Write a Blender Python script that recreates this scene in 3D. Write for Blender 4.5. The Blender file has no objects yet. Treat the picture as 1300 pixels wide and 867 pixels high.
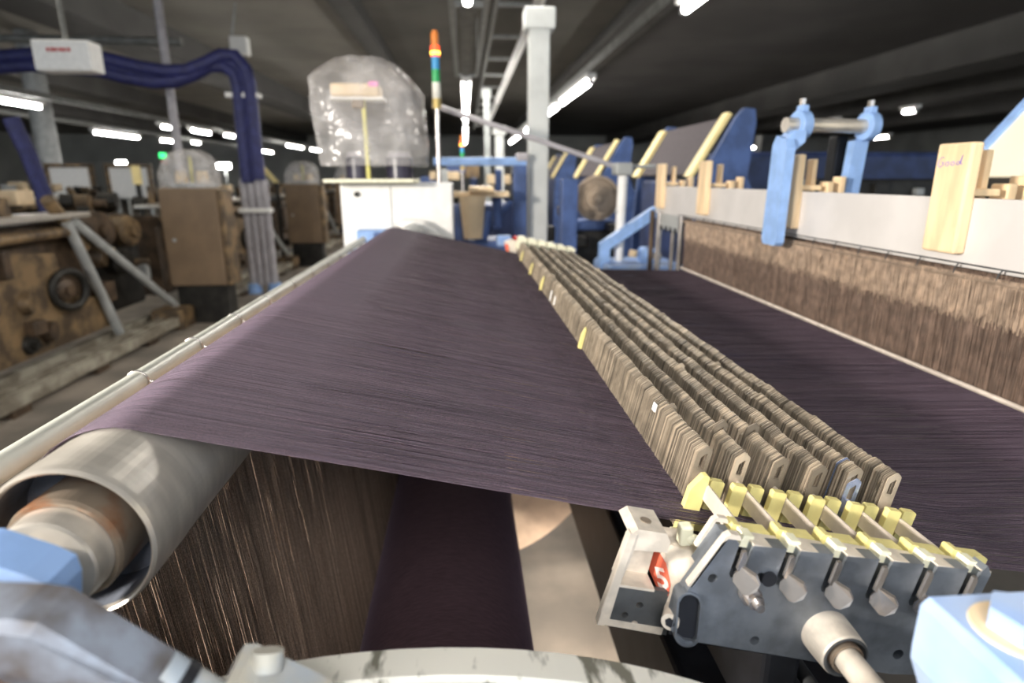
import bpy, bmesh, math, random
import numpy as np
from mathutils import Vector, Matrix
random.seed(7); RNG = np.random.default_rng(7)
C = bpy.context.scene.collection
scene = bpy.context.scene
EYE = 1.45

# ------------------------------------------------------------------ camera
cd = bpy.data.cameras.new('camera'); cam = bpy.data.objects.new('camera', cd); C.objects.link(cam)
cd.sensor_fit = 'HORIZONTAL'; cd.sensor_width = 36.0; cd.lens = 770.0 / 1300.0 * 36.0
cd.clip_start = 0.02; cd.clip_end = 200
cam.matrix_world = Matrix(((0.9972, 0.0211, -0.0720, 0), (-0.0750, 0.2595, -0.9628, 0),
                           (-0.0016, 0.9655, 0.2603, EYE), (0, 0, 0, 1)))
cd.dof.use_dof = True; cd.dof.focus_distance = 0.56; cd.dof.aperture_fstop = 4.6
scene.camera = cam

# ------------------------------------------------------------------ world, lights, exposure
def S(r, g, b):
    f = lambda c: (c / 255 / 12.92) if c <= 10 else ((c / 255 + 0.055) / 1.055) ** 2.4
    return (f(r), f(g), f(b), 1)
w = bpy.data.worlds.new('world'); scene.world = w; w.use_nodes = True
w.node_tree.nodes['Background'].inputs[0].default_value = (0.80, 0.90, 1.0, 1)
w.node_tree.nodes['Background'].inputs[1].default_value = 1.15
def area(name, loc, target, size, watts, col, size_y=None, spread=180):
    l = bpy.data.lights.new(name, 'AREA'); l.energy = watts; l.color = col; l.size = size
    l.spread = math.radians(spread)
    if size_y: l.shape = 'RECTANGLE'; l.size_y = size_y
    o = bpy.data.objects.new(name, l); C.objects.link(o); o.location = loc
    o.rotation_euler = (Vector(target) - Vector(loc)).to_track_quat('-Z', 'Y').to_euler()
    return o
area('key_lamp', (-2.1, -0.25, 1.86), (0.35, 1.0, 1.2), 0.30, 122, (1.0, 0.92, 0.82))
area('under_loom_fill', (0.34, -0.10, 0.40), (0.26, 1.25, 0.0), 0.2, 17, (1.0, 0.88, 0.76), spread=34)  # added fill without a fixture, brightens the floor patch and far flange
area('photo_lamp', (-0.02, -0.42, 1.80), (-0.15, 1.0, 1.0), 0.25, 4.5, (1.0, 0.95, 0.90))
area('aisle_fill', (-5.5, 6.0, 2.6), (-4.5, 6.0, 0), 0.6, 45, (1.0, 0.93, 0.80), 7.0)  # added fill light over the left looms, no fixture here
area('middle_aisle_fill', (0.2, 5.6, 2.66), (0.2, 5.6, 0), 0.3, 80, (1.0, 0.95, 0.88), 5.0)  # extra fill light between the ceiling tubes, without a fixture
vs = scene.view_settings; vs.view_transform = 'Standard'; vs.look = 'None'; vs.exposure = 0.25; vs.gamma = 1.0
vs.use_curve_mapping = False

# ------------------------------------------------------------------ materials
MATS = {}
def mat(name, col, rough=0.5, metal=0.0, nscale=30.0, namt=0.15, col2=None, bump=0.0, stretch=None, attr=None,
        objrnd=False, sheen=0.0, emit=None, estr=0.0, alpha=1.0, spread=1.0, trans=0.0, cut=(0.40, 0.62)):
    if name in MATS: return MATS[name]
    m = bpy.data.materials.new(name); m.use_nodes = True; nt = m.node_tree; N = nt.nodes; L = nt.links
    b = N['Principled BSDF']; b.inputs['Roughness'].default_value = rough; b.inputs['Metallic'].default_value = metal
    tc = N.new('ShaderNodeTexCoord'); mp = N.new('ShaderNodeMapping'); L.new(tc.outputs['Object'], mp.inputs[0])
    if stretch: mp.inputs['Scale'].default_value = stretch
    nz = N.new('ShaderNodeTexNoise'); nz.inputs['Scale'].default_value = nscale; nz.inputs['Detail'].default_value = 5
    L.new(mp.outputs[0], nz.inputs[0])
    c2 = col2 or tuple(c * (1 - namt) for c in col[:3]) + (1,)
    c1 = col if col2 else tuple(min(1, c * (1 + namt)) for c in col[:3]) + (1,)
    rp = N.new('ShaderNodeValToRGB'); rp.color_ramp.elements[0].position = cut[0]; rp.color_ramp.elements[1].position = cut[1]
    rp.color_ramp.elements[0].color = c2; rp.color_ramp.elements[1].color = c1
    L.new(nz.outputs[0], rp.inputs[0]); out = rp.outputs[0]
    if attr or objrnd:
        if objrnd:
            a = N.new('ShaderNodeObjectInfo'); src = a.outputs['Random']
        else:
            a = N.new('ShaderNodeAttribute'); a.attribute_name = attr; src = a.outputs['Fac']
        r2 = N.new('ShaderNodeValToRGB'); r2.color_ramp.elements[0].position = 0; r2.color_ramp.elements[1].position = 1
        lo = 1 - 0.6 * spread; r2.color_ramp.elements[0].color = (lo, lo, lo, 1)
        hi = 1 + 0.35 * spread; r2.color_ramp.elements[1].color = (hi, hi * 0.98, hi * 0.95, 1)
        mx = N.new('ShaderNodeMix'); mx.data_type = 'RGBA'; mx.blend_type = 'MULTIPLY'; mx.inputs[0].default_value = 1
        L.new(src, r2.inputs[0]); L.new(out, mx.inputs[6]); L.new(r2.outputs[0], mx.inputs[7]); out = mx.outputs[2]
    L.new(out, b.inputs['Base Color'])
    if bump:
        bp = N.new('ShaderNodeBump'); bp.inputs['Strength'].default_value = bump; bp.inputs['Distance'].default_value = 0.002
        L.new(nz.outputs[0], bp.inputs['Height']); L.new(bp.outputs[0], b.inputs['Normal'])
    if sheen:
        b.inputs['Sheen Weight'].default_value = sheen; b.inputs['Sheen Tint'].default_value = (0.85, 0.65, 0.95, 1)
        b.inputs['Sheen Roughness'].default_value = 0.4
    if emit: b.inputs['Emission Color'].default_value = emit; b.inputs['Emission Strength'].default_value = estr
    if alpha < 1: b.inputs['Alpha'].default_value = alpha
    if trans: b.inputs['Transmission Weight'].default_value = trans
    MATS[name] = m; return m
M = dict(
    yarn=mat('purple_black_yarn', S(64, 51, 58), 0.75, 0, 900, 0.75, attr='rnd', spread=1.2, sheen=0.25),
    lower=mat('warm_lit_yarn', S(172, 150, 134), 0.8, 0, 700, 0.35, attr='rnd', spread=0.75),  # same yarns as the upper sheet; warm light put into the brown
    wound=mat('wound_yarn', S(90, 68, 76), 0.8, 0, 60, 0.25, stretch=(1, 12, 1), sheen=0.15),
    wire=mat('drop_wire_steel', S(176, 163, 145), 0.42, 0.4, 60, 0.2, objrnd=True, spread=1.05),
    wires=mat('drop_wire_steel_pack', S(176, 163, 145), 0.42, 0.4, 60, 0.2, attr='rnd', spread=1.2),
    bluewire=mat('blued_drop_wire', S(185, 200, 235), 0.25, 0.8, 60, 0.2),
    heald=mat('heald_wire', S(146, 124, 110), 0.5, 0.3, 50, 0.2, attr='rnd', spread=0.7),
    healdend=mat('heald_end_loop', S(180, 158, 138), 0.45, 0.3, 50, 0.2, attr='rnd', spread=0.6),
    bar=mat('contact_bar', S(214, 202, 190), 0.45, 0.3, 40, 0.12),
    cream=mat('cream_nylon', S(222, 209, 138), 0.45, 0, 60, 0.08, bump=0.05),
    cream2=mat('pale_nylon', S(235, 232, 205), 0.45, 0, 60, 0.08),
    plate=mat('cast_plate', S(128, 134, 142), 0.5, 0.75, 45, 0.18, bump=0.12),
    cast=mat('pale_cast', S(216, 206, 192), 0.5, 0.25, 60, 0.14, bump=0.15),
    dplate=mat('dark_bracket', S(92, 94, 96), 0.55, 0.6, 45, 0.2),
    steel=mat('brushed_steel', S(206, 200, 190), 0.32, 0.55, 22, 0.09, stretch=(1, 4, 1), bump=0.02),
    chrome=mat('chrome', S(214, 206, 200), 0.2, 0.9, 30, 0.1),
    hub=mat('rusty_hub', S(150, 136, 120), 0.5, 0.6, 30, 0.3, col2=S(140, 92, 58), cut=(0.36, 0.52)),
    inner=mat('roller_inside', S(104, 110, 122), 0.5, 0.0, 25, 0.25, col2=S(84, 74, 66)),
    red=mat('red_sticker', S(232, 108, 80), 0.5, 0, 30, 0.08), white=mat('white_paint', S(238, 236, 232), 0.45, 0, 20, 0.04),
    print_white=mat('white_print', S(250, 225, 215), 0.5, 0, 20, 0.02),
    label=mat('red_print', S(190, 50, 45), 0.5, 0, 30, 0.1),
    ink=mat('blue_ink', S(120, 110, 220), 0.6, 0, 30, 0.1),
    board=mat('heald_frame_aluminium', S(212, 208, 205), 0.5, 0.1, 8, 0.05),
    wood=mat('pale_wood', S(236, 207, 166), 0.5, 0, 12, 0.14, stretch=(3, 3, 0.6), bump=0.05),
    lblue=mat('light_blue_paint', S(142, 176, 226), 0.45, 0, 25, 0.1),
    pblue=mat('pale_blue_paint', S(140, 172, 224), 0.4, 0, 14, 0.08, col2=S(160, 180, 212)),
    worn=mat('worn_blue_iron', S(150, 160, 176), 0.5, 0.3, 28, 0.3, col2=S(96, 88, 84), bump=0.3),
    wornedge=mat('rusty_edge', S(168, 150, 132), 0.6, 0.3, 28, 0.3, col2=S(110, 78, 58), bump=0.3),
    gblue=mat('grey_blue_iron', S(170, 182, 194), 0.5, 0.2, 25, 0.15, col2=S(196, 192, 180), bump=0.15),
    blue=mat('blue_paint', S(66, 88, 136), 0.5, 0, 12, 0.2), navy=mat('navy_paint', S(40, 54, 92), 0.5, 0, 10, 0.25),
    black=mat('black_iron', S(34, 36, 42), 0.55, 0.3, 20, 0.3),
    flange=mat('white_worn_rim', S(226, 223, 212), 0.55, 0.1, 70, 0.2, col2=S(112, 110, 98), bump=0.2, cut=(0.37, 0.46), stretch=(1, .3, 1)),
    flange2=mat('beige_flange', S(182, 158, 136), 0.6, 0, 20, 0.1),
    tube=mat('pale_grey_tube', S(206, 208, 198), 0.35, 0.1, 12, 0.08),
    tan=mat('tan_paint', S(134, 110, 78), 0.55, 0, 7, 0.2, col2=S(74, 60, 44)),
    rail=mat('floor_rail_paint', S(168, 162, 146), 0.55, 0, 6, 0.2, col2=S(120, 112, 98)),
    tan2=mat('tan_cabinet', S(124, 103, 80), 0.55, 0, 4, 0.1), brown=mat('brown_oily_iron', S(78, 62, 46), 0.55, 0.1, 9, 0.4),
    dark=mat('dark_oily_iron', S(42, 40, 36), 0.5, 0.3, 9, 0.4), grey=mat('grey_paint', S(170, 172, 170), 0.5, 0.1, 9, 0.12),
    column=mat('column_paint', S(206, 208, 204), 0.5, 0, 9, 0.06),
    hose=mat('blue_hose', S(42, 45, 96), 0.55, 0, 12, 0.2), bundle=mat('grey_conduit', S(168, 164, 168), 0.5, 0, 12, 0.1),
    cable=mat('dark_grey_rail', S(120, 120, 116), 0.5, 0.2, 8, 0.2),
    drum=mat('black_drum', S(46, 42, 58), 0.3, 0, 12, 0.2), brass=mat('brass', S(200, 176, 110), 0.4, 0.4, 12, 0.1),
    yellow=mat('yellow_rod', S(214, 206, 120), 0.5, 0, 12, 0.1), pink=mat('pink_tag', S(236, 130, 190), 0.5, 0, 12, 0.1),
    beige=mat('beige_card', S(220, 196, 160), 0.6, 0, 8, 0.1),
    strip=mat('cream_strip', S(250, 228, 160), 0.5, 0, 8, 0.05), ivory=mat('ivory_panel', S(250, 240, 216), 0.5, 0, 3, 0.03),
    cloth=mat('dark_cloth', S(70, 62, 66), 0.8, 0, 120, 0.2),
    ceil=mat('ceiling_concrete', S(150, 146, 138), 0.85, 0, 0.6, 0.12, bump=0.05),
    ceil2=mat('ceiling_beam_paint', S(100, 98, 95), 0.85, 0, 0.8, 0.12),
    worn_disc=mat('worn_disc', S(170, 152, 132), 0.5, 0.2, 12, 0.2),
    ceil_half_shade=mat('ceiling_half_shade', S(122, 119, 114), 0.85, 0, 0.6, 0.12), ceil_shade=mat('ceiling_shade', S(92, 89, 87), 0.85, 0, 0.6, 0.12),  # one ceiling; falling light toward the right put into these greys
    floor=mat('concrete_floor', S(150, 140, 128), 0.6, 0, 2.2, 0.14, col2=S(112, 106, 98)),
    wall=mat('wall_paint', S(206, 206, 200), 0.8, 0, 0.5, 0.12),
    lamp=mat('lamp_tube', (1, 1, 1, 1), 0.4, 0, 5, 0.0, emit=(1, 0.98, 0.94, 1), estr=42.0),
    redglow=mat('red_lens_lit', S(235, 60, 40), 0.3, 0, 9, 0.05, emit=(1, 0.10, 0.02, 1), estr=1.6),
    yellowglow=mat('yellow_bulb_lit', S(255, 220, 60), 0.3, 0, 9, 0.05, emit=(1, 0.75, 0.10, 1), estr=4.0),
    greenglow=mat('green_bulb_lit', S(40, 230, 90), 0.3, 0, 9, 0.05, emit=(0.05, 1, 0.25, 1), estr=2.0),
    orange=mat('orange_lens', S(228, 132, 48), 0.3, 0, 9, 0.05), lensblue=mat('blue_lens', S(62, 150, 205), 0.3, 0, 9, 0.05),
    lensgreen=mat('green_lens', S(40, 165, 90), 0.3, 0, 9, 0.05), lenswhite=mat('clear_lens', S(232, 228, 215), 0.3, 0, 9, 0.05),
)
def plastic(name, dens):
    m = bpy.data.materials.new(name); m.use_nodes = True; nt = m.node_tree; N = nt.nodes; L = nt.links
    b = N['Principled BSDF']; b.inputs['Base Color'].default_value = (0.86, 0.82, 0.80, 1); b.inputs['Roughness'].default_value = 0.13
    tr = N.new('ShaderNodeBsdfTransparent'); mx = N.new('ShaderNodeMixShader')
    tc = N.new('ShaderNodeTexCoord'); nz = N.new('ShaderNodeTexNoise'); nz.inputs['Scale'].default_value = 9
    bp = N.new('ShaderNodeBump'); bp.inputs['Strength'].default_value = 0.9; bp.inputs['Distance'].default_value = 0.03
    L.new(tc.outputs['Object'], nz.inputs[0]); L.new(nz.outputs[0], bp.inputs['Height']); L.new(bp.outputs[0], b.inputs['Normal'])
    mr = N.new('ShaderNodeMapRange'); mr.inputs[1].default_value = 0.3; mr.inputs[2].default_value = 0.7
    mr.inputs[3].default_value = dens - 0.12; mr.inputs[4].default_value = dens + 0.15
    L.new(nz.outputs[0], mr.inputs[0]); L.new(mr.outputs[0], mx.inputs[0])
    L.new(tr.outputs[0], mx.inputs[1]); L.new(b.outputs[0], mx.inputs[2]); L.new(mx.outputs[0], N['Material Output'].inputs[0])
    return m
M['film'] = plastic('clear_plastic_film', 0.22)
M['film2'] = plastic('hood_plastic', 0.28)

# ------------------------------------------------------------------ mesh builder
class MB:
    def __init__(s): s.v = []; s.f = []; s.sm = []
    def add(s, vs_, fs_, smooth=False):
        k = len(s.v); s.v += [tuple(p) for p in vs_]; s.f += [tuple(i + k for i in f) for f in fs_]; s.sm += [smooth] * len(fs_); return s
    def box(s, lo, hi, R=None, o=None):
        x0, y0, z0 = lo; x1, y1, z1 = hi
        P = [Vector((x, y, z)) for z in (z0, z1) for x, y in ((x0, y0), (x1, y0), (x1, y1), (x0, y1))]
        if R is not None:
            o = Vector(o) if o is not None else Vector((0, 0, 0)); P = [o + R @ p for p in P]
        return s.add(P, [(3, 2, 1, 0), (4, 5, 6, 7), (0, 1, 5, 4), (1, 2, 6, 5), (2, 3, 7, 6), (3, 0, 4, 7)])
    def cbox(s, lo, hi, b):                                        # box with chamfered edges
        c = [(a + d) / 2 for a, d in zip(lo, hi)]; h = [abs(d - a) / 2 for a, d in zip(lo, hi)]; b = min([b] + [x * 0.45 for x in h])
        bm = bmesh.new(); bmesh.ops.create_cube(bm, size=2)
        for v in bm.verts: v.co = Vector([v.co[i] * h[i] + c[i] for i in range(3)])
        bmesh.ops.bevel(bm, geom=bm.edges[:], offset=b, segments=2, affect='EDGES', profile=0.5)
        bm.verts.index_update(); s.add([v.co for v in bm.verts], [[v.index for v in f.verts] for f in bm.faces]); bm.free(); return s
    def cyl(s, a, b, r0, r1=None, n=20, caps=True, smooth=True):
        a, b = Vector(a), Vector(b); r1 = r0 if r1 is None else r1; d = (b - a).normalized()
        u = d.orthogonal().normalized(); t = d.cross(u)
        P = [p + (u * math.cos(2 * math.pi * i / n) + t * math.sin(2 * math.pi * i / n)) * r for p, r in ((a, r0), (b, r1)) for i in range(n)]
        s.add(P, [(i, (i + 1) % n, n + (i + 1) % n, n + i) for i in range(n)], smooth)
        if caps: s.add(P, [tuple(range(n))[::-1], tuple(range(n, 2 * n))])
        return s
    def lathe(s, o, axis, prof, n=40):                            # prof: (distance along axis, radius)
        o = Vector(o); d = Vector(axis).normalized(); u = d.orthogonal().normalized(); t = d.cross(u); m = len(prof)
        P = [o + d * h + (u * math.cos(2 * math.pi * i / n) + t * math.sin(2 * math.pi * i / n)) * r for i in range(n) for h, r in prof]
        return s.add(P, [(i * m + j, ((i + 1) % n) * m + j, ((i + 1) % n) * m + j + 1, i * m + j + 1) for i in range(n) for j in range(m - 1)], False)
    def tube(s, pts, r, n=8, smooth=True):
        pts = [Vector(p) for p in pts]; P = []; u = None
        for i, p in enumerate(pts):
            d = (pts[min(i + 1, len(pts) - 1)] - pts[max(i - 1, 0)]).normalized()
            u = d.orthogonal().normalized() if u is None else (u - d * u.dot(d)).normalized()
            t = d.cross(u); rr = r[i] if isinstance(r, (list, tuple)) else r
            P += [p + (u * math.cos(2 * math.pi * k / n) + t * math.sin(2 * math.pi * k / n)) * rr for k in range(n)]
        F = [(i * n + k, i * n + (k + 1) % n, (i + 1) * n + (k + 1) % n, (i + 1) * n + k) for i in range(len(pts) - 1) for k in range(n)]
        s.add(P, F, smooth); s.add(P, [tuple(range(n))[::-1], tuple(range((len(pts) - 1) * n, len(pts) * n))]); return s
    def ring(s, c, axis, R, r, n=28, m=8):
        c = Vector(c); d = Vector(axis).normalized(); u = d.orthogonal().normalized(); t = d.cross(u); P = []
        for i in range(n):
            a = 2 * math.pi * i / n; e = u * math.cos(a) + t * math.sin(a)
            P += [c + e * (R + r * math.cos(2 * math.pi * k / m)) + d * r * math.sin(2 * math.pi * k / m) for k in range(m)]
        return s.add(P, [(i * m + k, ((i + 1) % n) * m + k, ((i + 1) % n) * m + (k + 1) % m, i * m + (k + 1) % m) for i in range(n) for k in range(m)], True)
    def prism(s, poly, fn, d0, d1, holes=()):                     # 2-D polygon (with holes) pushed from d0 to d1; fn(a, b, d) -> point
        bm = bmesh.new(); loops = [list(poly)] + [list(h) for h in holes]; E = []; V0 = []
        for lp in loops:
            vv = [bm.verts.new((a, b, 0)) for a, b in lp]; V0.append(vv)
            E += [bm.edges.new((vv[i], vv[(i + 1) % len(vv)])) for i in range(len(vv))]
        bm.verts.index_update()
        bmesh.ops.triangle_fill(bm, use_beauty=True, use_dissolve=False, edges=E)
        n = len(bm.verts); co = [(v.co.x, v.co.y) for v in bm.verts]
        tr = [[v.index for v in f.verts] for f in bm.faces]; ids = [[v.index for v in vv] for vv in V0]; bm.free()
        P = [fn(a, b, d0) for a, b in co] + [fn(a, b, d1) for a, b in co]
        F = [tuple(t) for t in tr] + [tuple(i + n for i in t[::-1]) for t in tr]
        for vv in ids: F += [(vv[i], vv[(i + 1) % len(vv)], vv[(i + 1) % len(vv)] + n, vv[i] + n) for i in range(len(vv))]
        k = len(s.v); s.add(P, F)
        return s
    def build(s, name, m, parent=None, fix=True):
        me = bpy.data.meshes.new(name); o0 = ORG.get(parent.name, Vector((0, 0, 0))) if parent else Vector((0, 0, 0))
        me.from_pydata([(x - o0[0], y - o0[1], z - o0[2]) for x, y, z in s.v], [], s.f)
        me.polygons.foreach_set('use_smooth', s.sm)
        if fix:
            bm = bmesh.new(); bm.from_mesh(me); bmesh.ops.recalc_face_normals(bm, faces=bm.faces[:]); bm.to_mesh(me); bm.free()
        me.materials.append(m if not isinstance(m, str) else M[m]); me.update()
        o = bpy.data.objects.new(name, me); C.objects.link(o)
        if parent: o.parent = parent; ORG[o.name] = o0
        return o
ORG = {}
def tag(o, label=None, cat=None, group=None, kind=None):
    if label: o['label'] = label
    if cat: o['category'] = cat
    if group: o['group'] = group
    if kind: o['kind'] = kind
    return o
def thing(name, loc, label, cat, group=None):
    o = bpy.data.objects.new(name, None); C.objects.link(o); o.location = loc; ORG[o.name] = Vector(loc); o.empty_display_size = 0.05
    return tag(o, label, cat, group)
def copy_tree(o, parent=None):
    c = o.copy(); C.objects.link(c); c.parent = parent
    for ch in list(o.children): copy_tree(ch, c)
    return c
def dup(o, delta, label, group=None):
    c = copy_tree(o); c.location = o.location + Vector(delta); c['label'] = label
    if group: c['group'] = group
    return c
def struct(name, mb, m): o = mb.build(name, m); o['kind'] = 'structure'; return o
def strands(paths, name, m, r, rnd, parent=None, n=3):
    """many thin strands as one mesh: paths (strand, point, 3), r per strand"""
    K, P, _ = paths.shape
    d = np.gradient(paths, axis=1); d /= np.linalg.norm(d, axis=2, keepdims=True) + 1e-9
    side = np.zeros_like(d); side[..., 1] = 1.0
    alt = np.abs(d[..., 1]) > 0.9; side[alt] = (1, 0, 0)
    up = np.cross(d, side); up /= np.linalg.norm(up, axis=2, keepdims=True) + 1e-9; side = np.cross(up, d)
    rr = np.asarray(r).reshape(K, 1, 1); R = []
    for k in range(n):
        a = 2 * math.pi * (k + 0.25) / n; R.append(paths + rr * (math.cos(a) * side + math.sin(a) * up))
    V = np.stack(R, axis=2).reshape(-1, 3)
    s, p, k = np.meshgrid(np.arange(K), np.arange(P - 1), np.arange(n), indexing='ij'); k2 = (k + 1) % n
    i = lambda p_, k_: (s * P + p_) * n + k_
    F = np.stack([i(p, k), i(p, k2), i(p + 1, k2), i(p + 1, k)], axis=-1).reshape(-1, 4)
    me = bpy.data.meshes.new(name); o0 = ORG.get(parent.name, Vector((0, 0, 0))) if parent else Vector((0, 0, 0))
    V = V - np.array(o0); me.vertices.add(len(V)); me.vertices.foreach_set('co', V.ravel())
    me.loops.add(F.size); me.loops.foreach_set('vertex_index', F.ravel().astype(np.int32))
    me.polygons.add(len(F)); me.polygons.foreach_set('loop_start', np.arange(0, F.size, 4, dtype=np.int32))
    me.polygons.foreach_set('use_smooth', np.ones(len(F), dtype=bool))
    a = me.attributes.new('rnd', 'FLOAT', 'POINT'); a.data.foreach_set('value', np.repeat(np.asarray(rnd), P * n).astype(np.float32))
    me.update(calc_edges=True); me.validate()
    me.materials.append(m); o = bpy.data.objects.new(name, me); C.objects.link(o); o['kind'] = 'stuff'
    if parent: o.parent = parent
    return o
# warp-line frame: u down the slope (to the right), w off the yarn sheet
TT = math.radians(12.8); ct, st = math.cos(TT), math.sin(TT); W0 = -0.2109
def T(u, y, w_): return Vector((u * ct + (W0 + w_) * st, y, EYE - u * st + (W0 + w_) * ct))
RT = Matrix.Rotation(TT, 3, 'Y')

# ================================================================== SETTING
struct('floor', MB().box((-30, -6, -0.1), (30, 46, 0)), 'floor')
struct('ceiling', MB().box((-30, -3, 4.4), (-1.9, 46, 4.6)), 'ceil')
struct('ceiling', MB().box((-1.9, -3, 4.4), (3.2, 46, 4.6)), 'ceil_half_shade')
struct('ceiling', MB().box((3.2, -3, 4.4), (30, 46, 4.6)), 'ceil_shade')  # right part darkened in colour for its shade
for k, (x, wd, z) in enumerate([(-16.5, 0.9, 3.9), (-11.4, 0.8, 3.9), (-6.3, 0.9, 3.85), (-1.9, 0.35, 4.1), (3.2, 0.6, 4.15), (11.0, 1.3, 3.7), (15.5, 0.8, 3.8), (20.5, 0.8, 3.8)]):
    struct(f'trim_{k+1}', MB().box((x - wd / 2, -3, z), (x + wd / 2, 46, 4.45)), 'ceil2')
struct('wall_back', MB().box((-30, 46, 0), (30, 46.2, 4.6)), 'wall')
struct('wall_left', MB().box((-30.2, -3, 0), (-30, 46.2, 4.6)), 'wall')

struct('wall_right', MB().box((30, -3, 0), (30.2, 46.2, 4.6)), 'wall')
# ---- lamps: (x, y0, y1, label)
proto = None
def lamp(x, y0, y1, label, group, z=2.75):
    t = thing('ceiling_lamp', (x, (y0 + y1) / 2, z + 0.11), label, 'lamp', group)
    MB().box((x - 0.07, y0 - 0.08, z + 0.045), (x + 0.07, y1 + 0.08, z + 0.11)).build('housing', 'white', t)
    MB().cyl((x, y0, z), (x, y1, z), 0.034, n=10).build('tube', 'lamp', t)
    for y in (y0 - 0.03, y1 + 0.03): MB().box((x - 0.03, y - 0.03, z - 0.03), (x + 0.03, y + 0.03, z + 0.05)).build('socket', 'grey', t)
g = 'fluorescent lamps over the middle aisle'
for i, (a, b) in enumerate([(4.2, 5.15), (9.5, 12.2), (12.7, 15.6), (17.6, 20.6), (21.4, 24.6)]):
    lamp(0.05, a, b, ['fluorescent lamp cut by the top edge left of the grey column', 'long upright-looking lamp just right of the signal tower, nearest whole one', 'second lamp below the nearest whole one right of the signal tower', 'third lamp down in the line right of the signal tower', 'smallest and lowest lamp in the line right of the signal tower'][i], g)
lamp(0.05, -1.3, -0.2, 'lamp of the middle line hanging over the near end of our loom, above the view', g)
g = 'fluorescent lamps in the slanting line right of the column'
for i, (a, b) in enumerate([(4.0, 5.25), (9.1, 11.6), (12.1, 14.6), (16.0, 18.4), (20.0, 24.5)]):
    lamp(1.79, a, b, ['lamp at the top edge above the blue clamp, cut by the frame', 'bright slanting lamp right of the grey column, largest of its line', 'lamp touching the right edge of the grey column', 'lamp seen left of the grey column at its middle height', 'farthest small lamp of the slanting line, left of the column'][i], g)
g = 'fluorescent lamps of the left hall'
for i, (x, a, b) in enumerate([(-7.95, 11.2, 12.8), (-10.75, 19.5, 22.0), (-7.8, 17.2, 18.1), (-7.6, 18.5, 19.8), (-10.6, 23.2, 24.2), (-10.1, 24.5, 25.2), (-7.4, 20.4, 21.2), (-10.0, 30.5, 34.0), (-7.2, 26.5, 29.0), (-7.1, 30.0, 32.0)]):
    lamp(x, a, b, ['long lamp at the left edge of the hall', 'long lamp left of the grey hanging pipe, second from the left edge', 'short lamp just left of the hanging pipe top row', 'lamp just right of the hanging pipe, upper row', 'lower lamp left of the hanging pipe above the clear hood', 'small lower lamp right of the hanging pipe', 'lamp left of the vertical blue hose', 'lower lamp right of the vertical blue hose', 'upper lamp beside the plastic bag on the left', 'far small lamp touching the left edge of the plastic bag'][i], g)
g = 'fluorescent lamps beyond the heald frame'
for i, (x, a, b, lb) in enumerate([(14.05, 20.2, 21.6, 'bright lamp right of the blue clamp over the heald frame'), (13.1, 27.4, 29.0, 'bright lamp left of the blue clamp over the heald frame'), (9.1, 12.4, 12.7, 'small dim round-looking lamp above the lamp right of the clamp'), (9.0, 14.9, 15.1, 'small dim lamp behind the clamp shaft')]):
    lamp(x, a, b, lb, g)
for x, y0, y1, lb in [(0.05, 3.5, 26, 'thin grey lamp rail above the middle line of lamps'), (1.79, 3.5, 26, 'grey lamp rail carrying the slanting line of lamps'), (-7.75, 6, 34, 'grey lamp rail carrying the upper left row of lamps'), (-10.5, 8, 36, 'grey lamp rail carrying the lower left row of lamps')]:
    tag(MB().box((x - 0.05, y0, 2.87), (x + 0.05, y1, 2.98)).build('lamp_rail', 'cable'), lb, 'rail', 'lamp rails')
def ring_of(n, f): return [f(2 * math.pi * i / n) for i in range(n)]

# ---- columns and cable ladder
def column(x, y, wd, z1, label):
    t = thing('column', (x, y, 0), label, 'column', 'grey steel columns')
    MB().cbox((x - wd / 2, y - wd / 2, 0), (x + wd / 2, y + wd / 2, z1), 0.008).build('shaft', 'column', t)
    MB().box((x - wd * 0.8, y - wd * 0.8, 0), (x + wd * 0.8, y + wd * 0.8, 0.02)).build('foot_plate', 'column', t)
    MB().cbox((x - wd * 0.75, y - wd * 0.6, z1 - 1.0 * wd), (x + wd * 0.75, y + wd * 0.6, z1), 0.01).build('head', 'column', t)
column(0.395, 3.4, 0.105, 2.28, 'pale grey square column standing nearest behind the drop wires')
column(0.36, 6.5, 0.09, 1.96, 'second grey column seen left of the near one')
column(0.40, 11.0, 0.10, 2.9, 'third, farthest grey column in the line behind the near one')
t = thing('cable_ladder', (0.57, 12, 3.2), 'white cable ladder with cross rungs running along under the ceiling', 'cable ladder')
MB().box((0.34, 2.5, 3.15), (0.38, 24, 3.25)).build('side_rail', 'grey', t)
MB().cyl((0.80, 2.5, 3.2), (0.80, 24, 3.2), 0.06, n=12).build('side_pipe', 'white', t)
for i in range(13): MB().box((0.38, 4 + i * 1.5, 3.18), (0.76, 4.05 + i * 1.5, 3.22)).build('rung', 'grey', t)
t = thing('hanging_frame', (0.1, 9.2, 3.2), 'rectangular pale frame hanging under the ceiling left of the cable ladder', 'frame')
for x in (-0.10, 0.26): MB().box((x - 0.03, 5.2, 3.17), (x + 0.03, 11.6, 3.23)).build('side_bar', 'grey', t)
for y in (7.0, 11.55): MB().box((-0.07, y, 3.17), (0.23, y + 0.06, 3.23)).build('cross_bar', 'grey', t)
MB().box((-0.02, 7.2, 3.24), (0.18, 11.5, 3.42)).build('duct', 'cable', t)
for x, y in ((-0.10, 6.8), (0.26, 6.8), (-0.10, 11.4), (0.26, 11.4)): MB().cyl((x, y, 3.2), (x, y, 4.4), 0.01, n=6).build('hanger', 'grey', t)
tag(MB().tube([(0.80, 3.45, 3.2), (1.1, 3.5, 3.12), (1.5, 3.6, 3.05), (2.0, 3.6, 3.2), (2.4, 3.6, 3.6), (2.6, 3.6, 4.4)], 0.03, 8).build('conduit', 'grey'), 'curved grey conduit crossing near the top edge right of the ladder', 'pipe')
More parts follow.
